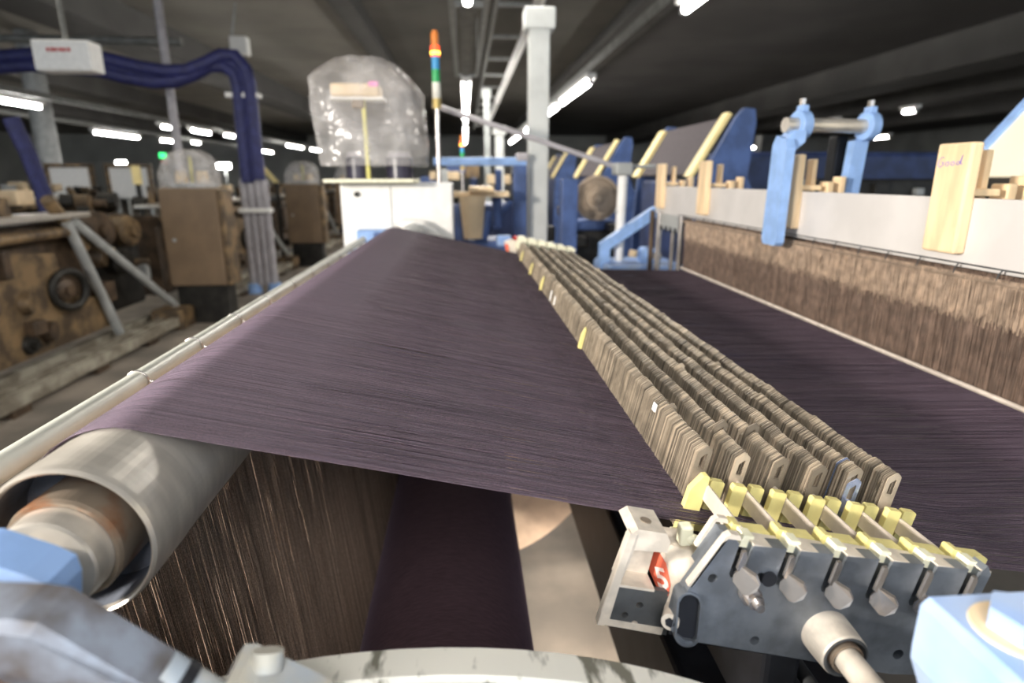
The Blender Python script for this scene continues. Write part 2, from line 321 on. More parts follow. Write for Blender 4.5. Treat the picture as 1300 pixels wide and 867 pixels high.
tag(MB().tube([(-0.14, 2.97, 1.772), (0.3, 2.91, 1.63), (0.70, 2.86, 1.497)], 0.012, 8).build('air_pipe', 'bundle'), 'thin grey pipe sloping down from the bag to the white post', 'pipe')

# ================================================================== LEFT HALL: old tan looms
def tan_loom(loc, label):
    x, y, _ = loc
    t = thing('tan_loom', loc, label, 'loom', 'old tan looms along the left aisle')
    for dx, hw, nm in ((0.23, 0.035, 'base_rail'), (0.10, 0.035, 'base_rail'), (-0.10, 0.04, 'base_rail')): MB().box((x + dx - hw, y - 0.2, 0.05), (x + dx + hw, y + 3.5, 0.13)).build(nm, 'rail', t)
    for yy in (0.1, 1.0, 1.9, 2.7, 3.35): MB().box((x - 0.14, y + yy, 0.0), (x + 0.27, y + yy + 0.16, 0.05)).build('foot', 'brown', t)
    MB().cbox((x + 0.0, y + 3.3, 0.0), (x + 0.3, y + 3.6, 0.2), 0.02).build('rail_end_box', 'tan', t)
    prof = [(-0.2, 0.25), (2.9, 0.25), (2.95, 0.5), (2.6, 0.75), (2.55, 1.0), (2.3, 1.12), (1.2, 1.10), (0.9, 0.95), (0.3, 1.02), (-0.2, 1.08)]
    MB().prism(prof, lambda a, b, d: Vector((x + d, y + a, b)), -0.45, -0.12).build('side_body', 'brown', t)
    prof = [(1.2, 0.2), (2.7, 0.2), (2.75, 0.45), (2.2, 0.55), (2.15, 0.9), (1.7, 0.95), (1.4, 0.8)]
    MB().prism(prof, lambda a, b, d: Vector((x + d, y + a, b)), -0.12, -0.04).build('front_casting', 'tan', t)
    MB().cbox((x - 0.12, y + 0.0, 0.62), (x - 0.02, y + 1.1, 0.98), 0.03).build('side_panel', 'brown', t)
    MB().cbox((x - 0.3, y - 0.2, 1.15), (x + 0.02, y + 2.6, 1.19), 0.01).build('cloth_beam', 'steel', t)
    MB().cyl((x - 0.02, y - 0.2, 1.05), (x - 0.02, y + 2.5, 1.05), 0.04, n=12).build('front_roller', 'tan', t)
    h = MB().ring((x + 0.02, y + 2.15, 0.62), (1, -0.35, 0), 0.14, 0.03).build('handwheel', 'dark', t)
    MB().lathe((x - 0.03, y + 2.15, 0.62), (1, -0.35, 0), [(0, 0.0), (0, 0.09), (0.04, 0.08), (0.06, 0.03), (0.08, 0.03), (0.08, 0)], 20).build('wheel_hub', 'brown', h)
    for k, (p, q, r, m) in enumerate([((0.03, 2.35, 1.12), (0.14, 3.55, 0.2), 0.035, 'grey'), ((0.0, 2.3, 1.12), (0.0, 2.75, 0.12), 0.04, 'grey'), ((-0.05, 2.2, 1.3), (-0.05, 2.55, 0.9), 0.05, 'tan')]):
        MB().tube([(x + p[0], y + p[1], p[2]), (x + q[0], y + q[1], q[2])], r, 8).build('brace', m, t)
    for k, (yy, z, r, m) in enumerate([(2.85, 1.02, 0.16, 'brown'), (3.3, 0.98, 0.14, 'tan'), (3.1, 0.72, 0.12, 'dark'), (1.75, 0.3, 0.07, 'dark'), (1.0, 0.55, 0.06, 'dark')]):
        MB().lathe((x - 0.35, y + yy, z), (1, -0.2, 0), [(0, 0), (0, r), (0.33, r), (0.36, r * 0.8), (0.36, r * 0.4), (0.40, r * 0.35), (0.40, 0)], 20).build('drum', m, t)
    MB().cbox((x - 0.5, y + 2.7, 0.25), (x - 0.15, y + 3.6, 0.9), 0.04).build('drive_housing', 'dark', t)
    MB().cbox((x - 0.6, y + 2.5, 0.95), (x - 0.2, y + 3.6, 1.12), 0.03).build('top_casting', 'brown', t)
    rr = random.Random(5)
    for k in range(44):
        yy = y + rr.uniform(-0.1, 3.5); zz = rr.choice([rr.uniform(1.17, 1.32), rr.uniform(0.3, 1.05)]); a, b, c = [rr.uniform(0.03, 0.1) for _ in range(3)]
        xx = x + (rr.uniform(-0.35, -0.08) if zz > 1.1 else -0.06)
        mm = rr.choice(['tan', 'brown', 'dark', 'dark', 'tan', 'brown', 'grey', 'dark', 'beige'])
        if rr.random() < 0.5: MB().cbox((xx - a, yy - b, zz - c), (xx + a, yy + b, zz + c), 0.01).build('bracket', mm, t)
        else: MB().cyl((xx - a, yy, zz), (xx + a, yy + 0.03, zz), c, c * 0.9, 14).build('pulley', mm, t)
    for k in range(5):
        yy = y + 0.2 + k * 0.42
        MB().box((x - 0.34, yy, 1.19), (x - 0.28, yy + 0.06, 1.37)).build('wood_upright', 'tan', t)
    return t
L1 = tan_loom((-3.1, 2.75, 0), 'nearest old tan loom with handwheel at the left edge')
dup(L1, (0, 4.1, 0), 'second old tan loom behind the first tan cabinet with a hood')
dup(L1, (0, 8.2, 0), 'third old tan loom behind the grey conduit bundle')
dup(L1, (0, 12.4, 0), 'farthest old tan loom down the left aisle')
dup(L1, (-3.2, 1.5, 0), 'old tan loom in the row behind the nearest left one')
dup(L1, (-3.2, 5.6, 0), 'old loom behind the second tan loom, near the white boards')

def loft(rows, nseg=32):                                            # rows: (z, cx, cy, rx, ry)
    mb = MB(); P = []
    for z, cx, cy, rx, ry in rows:
        for i in range(nseg):
            a = 2 * math.pi * i / nseg; c, s = math.cos(a), math.sin(a); e = 0.45
            P.append((cx + rx * abs(c) ** e * (1 if c > 0 else -1), cy + ry * abs(s) ** e * (1 if s > 0 else -1), z))
    n = len(rows); mb.add(P, [(j * nseg + i, j * nseg + (i + 1) % nseg, (j + 1) * nseg + (i + 1) % nseg, (j + 1) * nseg + i) for j in range(n - 1) for i in range(nseg)], True)
    mb.add(P, [tuple(range((n - 1) * nseg, n * nseg))], True); return mb
def tan_cabinet(loc, label):
    x, y, _ = loc
    t = thing('tan_cabinet', loc, label, 'cabinet', 'tan cabinets with clear hoods')
    MB().cbox((x - 0.28, y, 0.40), (x + 0.27, y + 0.06, 1.36), 0.015).build('front_panel', 'tan2', t)
    MB().cbox((x + 0.27, y + 0.01, 0.40), (x + 0.325, y + 0.28, 1.34), 0.015).build('side_panel', 'tan', t)
    MB().box((x - 0.25, y + 0.06, 0.0), (x + 0.25, y + 0.28, 1.34)).build('body', 'dark', t)
    MB().cyl((x - 0.18, y - 0.012, 0.86), (x - 0.18, y + 0.004, 0.86), 0.018, n=12).build('lock', 'grey', t)
    MB().cbox((x - 0.2, y + 0.12, 1.36), (x + 0.2, y + 0.27, 1.41), 0.01).build('tray', 'grey', t)
    for dx in (-0.1, 0.1): MB().cyl((x + dx, y + 0.16, 1.41), (x + dx, y + 0.16, 1.52), 0.06, 0.05, 14).build('spool', 'beige', t)
    MB().cyl((x, y + 0.16, 1.41), (x, y + 0.16, 1.66), 0.015, n=8).build('post', 'yellow', t)
    rows = [(1.36, x - 0.02, y + 0.16, 0.27, 0.16), (1.5, x - 0.02, y + 0.16, 0.27, 0.16), (1.60, x, y + 0.16, 0.24, 0.15), (1.68, x, y + 0.16, 0.18, 0.13), (1.72, x, y + 0.16, 0.10, 0.08)]
    h = loft(rows).build('hood', M['film2'], t); return t
K1 = tan_cabinet((-2.70, 6.3, 0), 'tan steel cabinet under a clear hood, left of the conduit bundle')
dup(K1, (0.03, 4.18, 0), 'tan cabinet under a clear hood just right of the conduit bundle')
dup(K1, (0.0, 8.3, 0), 'small distant tan cabinet behind the plastic bag')

t = thing('white_board', (-8.35, 14, 0), 'white board in a beige frame beyond the tan looms, left of two', 'board', 'white boards')
MB().box((-8.75, 14.0, 1.05), (-7.95, 14.04, 1.68)).build('panel', 'white', t)
for a, b, c, d in ((-8.83, 1.0, -8.75, 1.74), (-7.95, 1.0, -7.87, 1.74), (-8.83, 1.68, -7.87, 1.76)): MB().box((a, 13.97, b), (c, 14.06, d)).build('frame_bar', 'tan', t)
for xx in (-8.7, -8.0): MB().box((xx, 14, 0), (xx + 0.06, 14.05, 1.05)).build('leg', 'grey', t)
dup(t, (1.1, 0.2, 0), 'white board in a beige frame beyond the tan looms, right of two')

# ---- blue hose, conduit bundle, sign box, hanging pipes
t = thing('hose_bundle', (-2.66, 8.08, 0), 'dark blue hose arch coming down into grey conduits with blue feet', 'hose')
pts = [(-5.876, 7.91, 2.636), (-5.255, 7.91, 2.727), (-4.859, 7.91, 2.761), (-4.136, 7.91, 2.716), (-3.797, 7.91, 2.636), (-3.503, 7.91, 2.591), (-3.277, 7.933, 2.603), (-3.051, 7.955, 2.693), (-2.881, 7.978, 2.783), (-2.735, 8.0, 2.783), (-2.633, 8.023, 2.682), (-2.61, 8.046, 2.523), (-2.622, 8.068, 2.184), (-2.633, 8.079, 1.416)]
for k, (dx, dy, dz) in enumerate([(-0.08, 0, -0.055), (0.0, 0.03, 0.0), (0.07, -0.02, 0.06)]):
    MB().tube([(p[0] + dx, p[1] + dy, p[2] + dz * (1 if i < 10 else 0.3)) for i, p in enumerate(pts)], 0.077, 10).build('hose', 'hose', t)
for k, dx in enumerate((-0.11, -0.02, 0.07, 0.15)):
    MB().cyl((-2.66 + dx, 8.08, 0.1), (-2.66 + dx, 8.08, 1.44), 0.048, n=10).build('conduit', 'bundle', t)
for z in (1.03, 2.39): MB().cbox((-2.84, 8.0, z), (-2.45, 8.16, z + 0.055), 0.01).build('strap', 'white', t)
for dx in (-0.11, 0.15): MB().cyl((-2.66 + dx, 8.08, 0.0), (-2.66 + dx, 8.08, 0.13), 0.095, 0.08, 12).build('foot', 'lblue', t)
t = thing('blue_hose_post', (-4.9, 7.6, 0), 'dark blue hose leaning down behind the nearest tan loom', 'hose')
MB().tube([(-4.98, 7.5, 2.1), (-4.9, 7.55, 1.7), (-4.86, 7.6, 1.3), (-4.85, 7.6, 0.9)], 0.085, 12).build('hose', 'hose', t)
MB().cyl((-4.85, 7.6, 0), (-4.85, 7.6, 0.9), 0.09, n=12).build('conduit', 'bundle', t)
t = thing('sign_box', (-3.35, 6.0, 2.5), 'white hanging box with a blurred red name on its front', 'sign')
MB().cbox((-3.58, 5.8, 2.33), (-3.12, 6.0, 2.57), 0.012).build('case', 'white', t)
for k, wl in enumerate((0.022, 0.026, 0.02, 0.026, 0.022, 0.024)):
    xx = -3.46 + k * 0.033
    MB().box((xx, 5.795, 2.478), (xx + wl, 5.80, 2.506)).build('red_lettering', 'label', t)
MB().cyl((-3.35, 5.9, 2.57), (-3.35, 5.9, 4.4), 0.02, n=8).build('hanger', 'cable', t)
tag(MB().cyl((-3.55, 8.2, 1.45), (-3.55, 8.2, 4.4), 0.05, n=12).build('drop_pipe', 'bundle'), 'grey pipe hanging from the ceiling above the first clear hood', 'pipe')
tag(MB().cyl((-9.0, 14.5, 0), (-9.0, 14.5, 4.4), 0.22, n=12).build('round_column', 'grey'), 'grey round column far left behind the long lamps', 'column')
tag(MB().cyl((-3.5, 8.6, 3.1), (-9.5, 9.4, 3.3), 0.05, n=8).build('cross_pipe', 'cable'), 'dark pipe crossing above the blue hose arch', 'pipe')
tag(MB().cbox((-4.05, 11.9, 3.55), (-3.75, 12.1, 3.85), 0.02).build('ceiling_speaker', 'white'), 'small white box fixed high under the ceiling left of the bag', 'speaker')
tag(MB().cyl((-4.05, 12.0, 3.7), (-3.9, 12.0, 4.4), 0.02, n=6).build('speaker_bracket', 'grey'), 'thin bracket rod of the small white ceiling box', 'bracket')
t = thing('signal_lamp', (-4.75, 10.4, 0), 'distant post with one green lit signal lamp above the tan looms', 'signal lamp')
MB().cyl((-4.75, 10.4, 0), (-4.75, 10.4, 1.72), 0.02, n=8).build('post', 'grey', t); MB().cyl((-4.75, 10.4, 1.76), (-4.75, 10.4, 1.84), 0.05, n=12).build('green_lens', 'greenglow', t)
MB().cyl((-4.75, 10.4, 1.69), (-4.75, 10.4, 1.75), 0.045, n=12).build('red_lens', 'label', t)
for x, y, z, wd, lb in [(-9.05, 15.6, 1.72, 0.42, 'low glowing block for lamp glare left of the first clear hood, lower of two'), (-8.2, 15.8, 1.80, 0.22, 'low glowing block for lamp glare just left of the first clear hood, upper of two'), (-5.75, 15.6, 1.74, 0.3, 'low glowing block for lamp glare left of the conduit bundle')]:
    t = thing('glare_block', (x, y, 0), lb, 'lamp', 'glowing blocks for lamp glare among the tan looms')
    MB().cbox((x - wd / 2, y - 0.05, z - 0.06), (x + wd / 2, y + 0.05, z + 0.06), 0.02).build('glare_glow', 'lamp', t); MB().cyl((x, y + 0.08, 0), (x, y + 0.08, z), 0.03, n=8).build('post', 'grey', t)  # glowing blocks on posts added for lamp reflections on far machines
for x, y, z0, z1, lean, lb in [(-4.05, 8.0, 1.38, 1.60, 0.0, 'yellow upright strip left of the first clear hood'), (-3.15, 10.6, 1.38, 1.68, -0.25, 'slanting yellow strip left of the conduit bundle')]:
    t = thing('yellow_strip', (x, y, 0), lb, 'strip')
    MB().prism([(0, z0), (0.09, z0), (0.09 + lean, z1), (lean, z1)], lambda a, b, d: Vector((x + a, y + d, b)), 0, 0.05).build('strip', 'strip', t)
    MB().box((x + 0.02, y + 0.005, 0), (x + 0.07, y + 0.045, z0)).build('stem', 'dark', t)

# ================================================================== MIDDLE: white cabinet, bag, signal tower, blue frame
t = thing('white_cabinet', (-0.3, 2.9, 0), 'white steel cabinet at the far end of the yarn sheet', 'cabinet')
MB().cbox((-0.54, 2.75, 0.2), (-0.055, 2.97, 1.43), 0.008).build('body', 'white', t)
MB().box((-0.325, 2.747, 0.3), (-0.321, 2.751, 1.42)).build('seam', 'grey', t)
MB().cyl((-0.468, 2.735, 1.383), (-0.468, 2.755, 1.383), 0.011, n=16).build('lock', 'dark', t)
MB().cbox((-0.58, 2.62, 1.432), (-0.21, 2.95, 1.447), 0.004).build('top_plate', 'cream2', t)
MB().cbox((-0.47, 2.68, 1.18), (-0.28, 2.75, 1.235), 0.008).build('blue_bracket', 'lblue', t)
MB().cbox((-0.395, 2.66, 1.185), (-0.36, 2.685, 1.225), 0.01).build('dark_knob', 'blue', t)
MB().cbox((-0.51, 2.66, 1.10), (-0.42, 2.75, 1.15), 0.01).build('lower_bracket', 'lblue', t)
for x in (-0.5, -0.1): MB().box((x - 0.03, 2.8, 0), (x + 0.03, 2.95, 0.2)).build('foot', 'grey', t)
g = MB(); pts = [(-0.30, 2.70, 1.24), (-0.26, 2.68, 1.262), (-0.2, 2.67, 1.257), (-0.14, 2.67, 1.215), (-0.10, 2.68, 1.15)]
tag(g.tube(pts, 0.022, 12).build('white_hose', 'white'), 'white bent hose in front of the white cabinet', 'hose')
tag(MB().cyl((-0.30, 2.30, 1.19), (-0.215, 2.62, 1.215), 0.052, n=20).build('ribbed_duct', 'grey'), 'grey ribbed duct end peeping over the far edge of the yarn', 'duct')
for x, r, lb in ((-0.457, 0.056, 'black yarn drum standing left on the white cabinet'), (-0.283, 0.058, 'black yarn drum standing right on the white cabinet')):
    t = thing('yarn_drum', (x, 2.78, 1.447), lb, 'drum', 'black drums on the white cabinet')
    MB().lathe((x, 2.78, 1.447), (0, 0, 1), [(0, 0), (0, r), (0.085, r), (0.09, r - 0.005), (0.09, 0)], 28).build('drum', 'drum', t)
    MB().cyl((x, 2.78, 1.537), (x, 2.78, 1.56), r * 0.9, r * 0.8, 24).build('rim', 'bundle', t)
t = thing('tension_stand', (-0.405, 2.80, 1.447), 'yellow rod with a beige yarn guide on top, inside the plastic bag', 'stand')
MB().cyl((-0.405, 2.70, 1.447), (-0.415, 2.74, 1.785), 0.009, n=10).build('rod', 'yellow', t)
MB().cbox((-0.54, 2.70, 1.775), (-0.345, 2.84, 1.825), 0.008).build('guide_box', 'beige', t)
MB().cbox((-0.55, 2.72, 1.765), (-0.33, 2.82, 1.776), 0.004).build('guide_tray', 'white', t)
MB().cbox((-0.385, 2.695, 1.812), (-0.345, 2.72, 1.832), 0.005).build('pink_tag', 'pink', t)
MB().cbox((-0.46, 2.72, 1.73), (-0.41, 2.78, 1.765), 0.005).build('tan_guide', 'tan', t)
rb = random.Random(3); rows = []
for z, a, b in [(1.50, -0.605, -0.165), (1.53, -0.612, -0.163), (1.58, -0.615, -0.160), (1.66, -0.622, -0.165), (1.74, -0.628, -0.168), (1.80, -0.632, -0.178), (1.845, -0.632, -0.215), (1.875, -0.610, -0.245), (1.905, -0.565, -0.285), (1.925, -0.52, -0.32), (1.932, -0.47, -0.36)]:
    rows.append((z, (a + b) / 2 + rb.uniform(-.004, .004), 2.82, (b - a) / 2, 0.17 * min(1, (2.05 - z) / 0.2) + rb.uniform(-.006, .006)))
bag = loft(rows, 44)
bag.v = [(x + rb.uniform(-.007, .007), y + rb.uniform(-.012, .012), z) for x, y, z in bag.v]
tag(bag.build('plastic_bag', M['film']), 'clear crinkled plastic bag pulled over the yarn guide on the white cabinet', 'bag')
def signal_tower(loc, s, label):
    x, y, z = loc
    t = thing('signal_tower', loc, label, 'signal lamp', 'signal towers with coloured lenses')
    MB().cyl((x, y, z), (x, y, z + 0.32 * s), 0.010 * s, n=10).build('pole', 'chrome', t)
    for a, b, r, m, nm in [(0.315, 0.355, 0.019, 'brass', 'base'), (0.355, 0.42, 0.0185, 'lenswhite', 'clear_lens'), (0.42, 0.472, 0.0175, 'lensgreen', 'green_lens'), (0.472, 0.523, 0.0175, 'lensblue', 'blue_lens'), (0.523, 0.565, 0.0195, 'redglow', 'red_lens'), (0.565, 0.615, 0.0165, 'orange', 'orange_lens'), (0.615, 0.625, 0.012, 'orange', 'cap')]:
        p = MB().cyl((x, y, z + a * s), (x, y, z + b * s), r * s, n=18).build(nm, m, t)
        if nm == 'red_lens': MB().cyl((x, y, z + (a + .008) * s), (x, y, z + (a + .02) * s), (r + .0012) * s, n=18).build('lit_bulb', 'yellowglow', p)
    return t
signal_tower((-0.115, 2.85, 1.43), 1.0, 'tall signal tower with red light lit, standing on the white cabinet')
signal_tower((-0.02, 5.6, 1.22), 0.95, 'small distant signal tower left of the far columns')
tag(MB().box((-0.12, 5.5, 0), (0.08, 5.7, 1.22)).build('tower_stand', 'navy'), 'dark stand under the distant signal tower', 'stand')

t = thing('blue_loom_frame', (0.1, 3.35, 0), 'blue portal frame with struts behind the white cabinet', 'loom')
MB().cbox((-0.16, 3.28, 1.512), (0.325, 3.36, 1.553), 0.006).build('top_beam', 'lblue', t)
MB().cbox((0.27, 3.27, 1.535), (0.33, 3.37, 1.575), 0.008).build('beam_end', 'bundle', t)
MB().cbox((0.255, 3.28, 0), (0.325, 3.36, 1.512), 0.006).build('post', 'blue', t)
MB().cbox((0.03, 3.6, 0), (0.07, 3.66, 1.45), 0.006).build('rear_post', 'navy', t)
MB().cbox((0.19, 3.9, 0), (0.23, 3.96, 1.5), 0.006).build('rear_post', 'blue', t)
for p, q, r in [((0.02, 3.2, 1.13), (0.24, 3.25, 1.33), 0.016), ((0.22, 3.3, 1.35), (0.10, 3.2, 1.40), 0.014), ((-0.02, 3.1, 1.13), (-0.04, 3.12, 1.30), 0.035), ((0.07, 3.05, 1.13), (0.11, 3.08, 1.29), 0.028), ((0.16, 3.15, 1.2), (0.16, 3.2, 1.36), 0.024)]:
    MB().tube([p, q], r, 8).build('strut', 'blue', t)
MB().cbox((-0.05, 3.0, 1.02), (0.2, 3.3, 1.15), 0.02).build('carrier', 'blue', t)
MB().cbox((-0.05, 3.7, 0.5), (0.3, 4.1, 1.3), 0.02).build('gear_box', 'navy', t)
MB().cbox((0.06, 2.98, 1.0), (0.14, 3.05, 1.09), 0.01).build('tan_block', 'tan', t)
MB().cbox((0.15, 2.95, 1.13), (0.22, 3.02, 1.18), 0.008).build('cap', 'pblue', t)
MB().cyl((0.235, 2.9, 1.165), (0.235, 2.92, 1.175), 0.012, n=12).build('red_button', 'label', t)
tag(MB().cbox((-0.06, 3.08, 1.358), (0.22, 3.2, 1.385), 0.006).build('shelf_bar', 'beige'), 'pale shelf bar across the blue frame', 'shelf')
tag(MB().cbox((0.02, 3.0, 1.386), (0.14, 3.3, 1.41), 0.01).build('wood_block', 'wood'), 'pale wooden block lying on the shelf bar', 'block')
tag(MB().cyl((0.035, 3.02, 1.16), (0.035, 3.05, 1.358), 0.045, 0.065, 24).build('paper_cone', 'beige'), 'large beige paper cone hanging in the blue frame', 'cone')
t = thing('far_machine', (0.2, 7.5, 0), 'blurred pale machinery far behind the blue frame', 'loom')
rr = random.Random(9)
for k in range(16):
    x = rr.uniform(-0.5, 0.75); z = rr.uniform(0.6, 1.62); y = 7.5 + rr.uniform(0, 1.2)
    MB().cbox((x - rr.uniform(.05, .2), y, z - rr.uniform(.03, .12)), (x + rr.uniform(.05, .2), y + 0.3, z + rr.uniform(.02, .1)), 0.01).build('casting', rr.choice(['grey', 'tan', 'dark', 'blue', 'beige', 'navy']), t)
MB().box((-0.5, 7.8, 0), (0.95, 8.6, 1.1)).build('body', 'dark', t)
tag(MB().cbox((0.50, 3.2, 0), (0.585, 3.3, 1.443), 0.006).build('blue_post', 'blue'), 'dark blue square post right of the near grey column', 'post')
t = thing('beam_end', (0.80, 3.6, 0), 'round brown beam end with stepped hub behind the white post', 'beam')
MB().lathe((0.80, 3.75, 1.33), (-0.12, -1, 0), [(0, 0), (0, 0.135), (0.03, 0.135), (0.03, 0.115), (0.01, 0.11), (0.01, 0.075), (0.07, 0.07), (0.07, 0.045), (0.1, 0.04), (0.1, 0.016), (0.16, 0.016), (0.16, 0)], 36).build('disc', 'worn_disc', t)
MB().cbox((0.66, 3.7, 1.14), (0.92, 3.9, 1.20), 0.02).build('cradle', 'blue', t)
MB().box((0.62, 3.75, 0), (0.95, 3.95, 1.14)).build('stand', 'dark', t)
rr = random.Random(4)
for k in range(14):
    x = rr.uniform(0.46, 1.0); z = rr.uniform(0.75, 1.3)
    MB().cbox((x - .05, 3.5 + rr.uniform(0, .15), z - rr.uniform(.02, .05)), (x + rr.uniform(.02, .06), 3.72, z + rr.uniform(.01, .04)), 0.01).build('fitting', rr.choice(['dark', 'brown', 'dark', 'tan', 'grey']), t)
t = thing('white_post', (0.705, 2.85, 0), 'slim white post with a joint head at the end of the sloping pipe', 'post')
MB().cyl((0.703, 2.8, 0.5), (0.715, 2.8, 1.49), 0.019, 0.023, 14).build('tube', 'white', t)
MB().cbox((0.672, 2.76, 1.46), (0.752, 2.85, 1.515), 0.01).build('head', 'grey', t)
MB().cbox((0.69, 2.79, 1.29), (0.735, 2.83, 1.31), 0.004).build('clamp', 'grey', t); MB().box((0.67, 2.76, 0), (0.74, 2.84, 0.5)).build('stand', 'dark', t)
MB().cyl((0.75, 2.8, 1.498), (0.86, 2.8, 1.50), 0.008, n=8).build('side_rod', 'grey', t)
t = thing('blue_lever', (0.7, 2.78, 0.9), 'light blue angled lever beside the white post', 'lever')
prof = [(0.61, 0.95), (0.655, 0.95), (0.655, 1.135), (0.86, 1.275), (0.86, 1.325), (0.84, 1.315), (0.61, 1.16)]
MB().prism(prof, lambda a, b, d: Vector((a, 2.74 + d, b)), 0, 0.05).build('arm', 'lblue', t)
MB().cyl((0.76, 2.74, 1.10), (0.765, 2.74, 1.13), 0.02, n=12).build('knob', 'beige', t)
MB().cbox((0.80, 2.70, 0.95), (0.88, 2.82, 1.14), 0.02).build('bracket', 'lblue', t)
tag(MB().cbox((0.62, 2.62, 0.85), (0.98, 2.95, 1.075), 0.02).build('blue_side_box', 'pblue'), 'pale blue box under the light blue lever', 'box')

# ---- sloped covers of the looms beyond
def sloped_cover(loc, label, ln=0.95):
    x, y, _ = loc
    t = thing('sloped_cover', loc, label, 'loom cover', 'sloping dark covers with cream strips')
    q = lambda s, h: (x + 0.157 * s - 0.0, 1.465 + 0.267 * s + h * 0.3)
    d = Vector((0.507, 0, 0.862)); n = Vector((-0.862, 0, 0.507)); o = Vector((x, 0, 1.465))
    def pan(y0, y1, s0, s1, h0, h1, name, m):
        P = [o + d * s + n * h + Vector((0, yy, 0)) for h in (h0, h1) for s, yy in ((s0, y0), (s1, y0), (s1, y1), (s0, y1))]
        return MB().add(P, [(3, 2, 1, 0), (4, 5, 6, 7), (0, 1, 5, 4), (1, 2, 6, 5), (2, 3, 7, 6), (3, 0, 4, 7)]).build(name, m, t)
    pan(y, y + ln, 0, 0.31, -0.02, 0.0, 'cloth_panel', 'cloth')
    pan(y - 0.03, y + 0.05, -0.02, 0.32, 0.0, 0.02, 'edge_strip', 'strip'); pan(y + ln - 0.05, y + ln + 0.06, -0.02, 0.30, 0.0, 0.02, 'edge_strip', 'strip')
    side = [(0.0, 1.2), (0.02, 1.46), (0.16, 1.72), (0.20, 1.765), (0.25, 1.76), (0.26, 1.70), (0.24, 1.45), (0.32, 1.30), (0.32, 0.0), (0.0, 0.0)]
    MB().prism(side, lambda a, b, dd: Vector((x + a, y - 0.08 + dd, b)), 0, 0.04).build('side_plate', 'blue', t)
    MB().prism(side, lambda a, b, dd: Vector((x + a, y + ln + 0.07 + dd, b)), 0, 0.04).build('side_plate', 'blue', t)
    MB().cbox((x + 0.02, y, 0.3), (x + 0.3, y + ln, 1.44), 0.02).build('body', 'navy', t); return t
S1 = sloped_cover((1.11, 3.0, 0), 'sloping dark cover between two cream strips, largest, above the heald frame')
dup(S1, (-0.02, 2.1, 0), 'smaller sloping dark cover left of the largest one')
dup(S1, (-0.03, 4.6, 0), 'farthest sloping cover beside the near grey column')
t = thing('ivory_cover', (1.25, 0.9, 0), 'big ivory sloping panel with blue edge at the right side', 'loom cover')
d = Vector((0.637, 0, 0.771)); n = Vector((-0.771, 0, 0.637)); o = Vector((1.06, 0, 1.452))
def pan(y0, y1, s0, s1, h0, h1, name, m):
    P = [o + d * s + n * h + Vector((0, yy, 0)) for h in (h0, h1) for s, yy in ((s0, y0), (s1, y0), (s1, y1), (s0, y1))]
    return MB().add(P, [(3, 2, 1, 0), (4, 5, 6, 7), (0, 1, 5, 4), (1, 2, 6, 5), (2, 3, 7, 6), (3, 0, 4, 7)]).build(name, m, t)
pan(0.2, 1.265, 0.0, 0.62, -0.015, 0.0, 'panel', 'ivory'); pan(1.265, 1.285, 0.0, 0.63, -0.03, 0.008, 'blue_edge', 'lblue')
pan(0.2, 1.28, -0.06, 0.0, -0.05, -0.005, 'lower_lip', 'dark')
MB().box((1.5, 0.2, 0.0), (1.6, 1.3, 1.75)).build('support', 'navy', t)
t = thing('navy_machine', (3.0, 4.5, 0), 'large dark navy machine side standing beyond the heald frame', 'loom')
MB().cbox((1.75, 4.2, 0), (5.5, 4.9, 1.62), 0.03).build('body', 'navy', t); MB().cbox((2.4, 4.12, 1.30), (5.0, 4.2, 1.44), 0.02).build('lower_panel', 'dark', t)
rr = random.Random(2)
for k in range(9): MB().cbox((2.2 + k * 0.3, 4.08, 1.33), (2.2 + k * 0.3 + rr.uniform(.04, .12), 4.13, 1.36 + rr.uniform(0, .08)), 0.006).build('fitting', rr.choice(['grey', 'dark', 'beige']), t)
tag(MB().cbox((4.28, 8.9, 0), (4.5, 9.1, 2.05), 0.01).build('dark_post', 'dark'), 'dark upright post just left of the lamp beside the clamp', 'post')

# ================================================================== OUR LOOM
# ---- back-rest roller
RC = Vector((-0.2423, 0, 1.2367)); RR = 0.0506
t = thing('back_roller', (RC.x, 1.2, 1.18), 'brushed steel roller with hollow end and rusty hub at lower left', 'roller')
MB().lathe((RC.x, 0, RC.z), (0, 1, 0), [(0.343, 0.0468), (0.339, 0.0476), (0.338, 0.0488), (0.341, 0.0502), (0.345, RR), (0.395, RR), (0.396, RR - 0.0006), (2.2, RR - 0.0006), (2.2, 0.03)], 72).build('shell', 'steel', t)
MB().lathe((RC.x, 0, RC.z), (0, 1, 0), [(0.343, 0.0468), (0.375, 0.0462), (0.378, 0.033)], 64).build('recess', 'inner', t)
MB().lathe((RC.x, 0, RC.z), (0, 1, 0), [(0.378, 0.0335), (0.336, 0.0335), (0.333, 0.0325), (0.333, 0.0300)], 56).build('hub', 'hub', t)
MB().lathe((RC.x, 0, RC.z), (0, 1, 0), [(0.335, 0.0298), (0.318, 0.0290), (0.316, 0.0280), (0.316, 0.018), (0.24, 0.018), (0.24, 0)], 56).build('shaft', 'steel', t)
MB().cyl((RC.x, 2.2, RC.z), (RC.x, 2.3, RC.z), 0.018, n=20).build('far_shaft', 'steel', t)
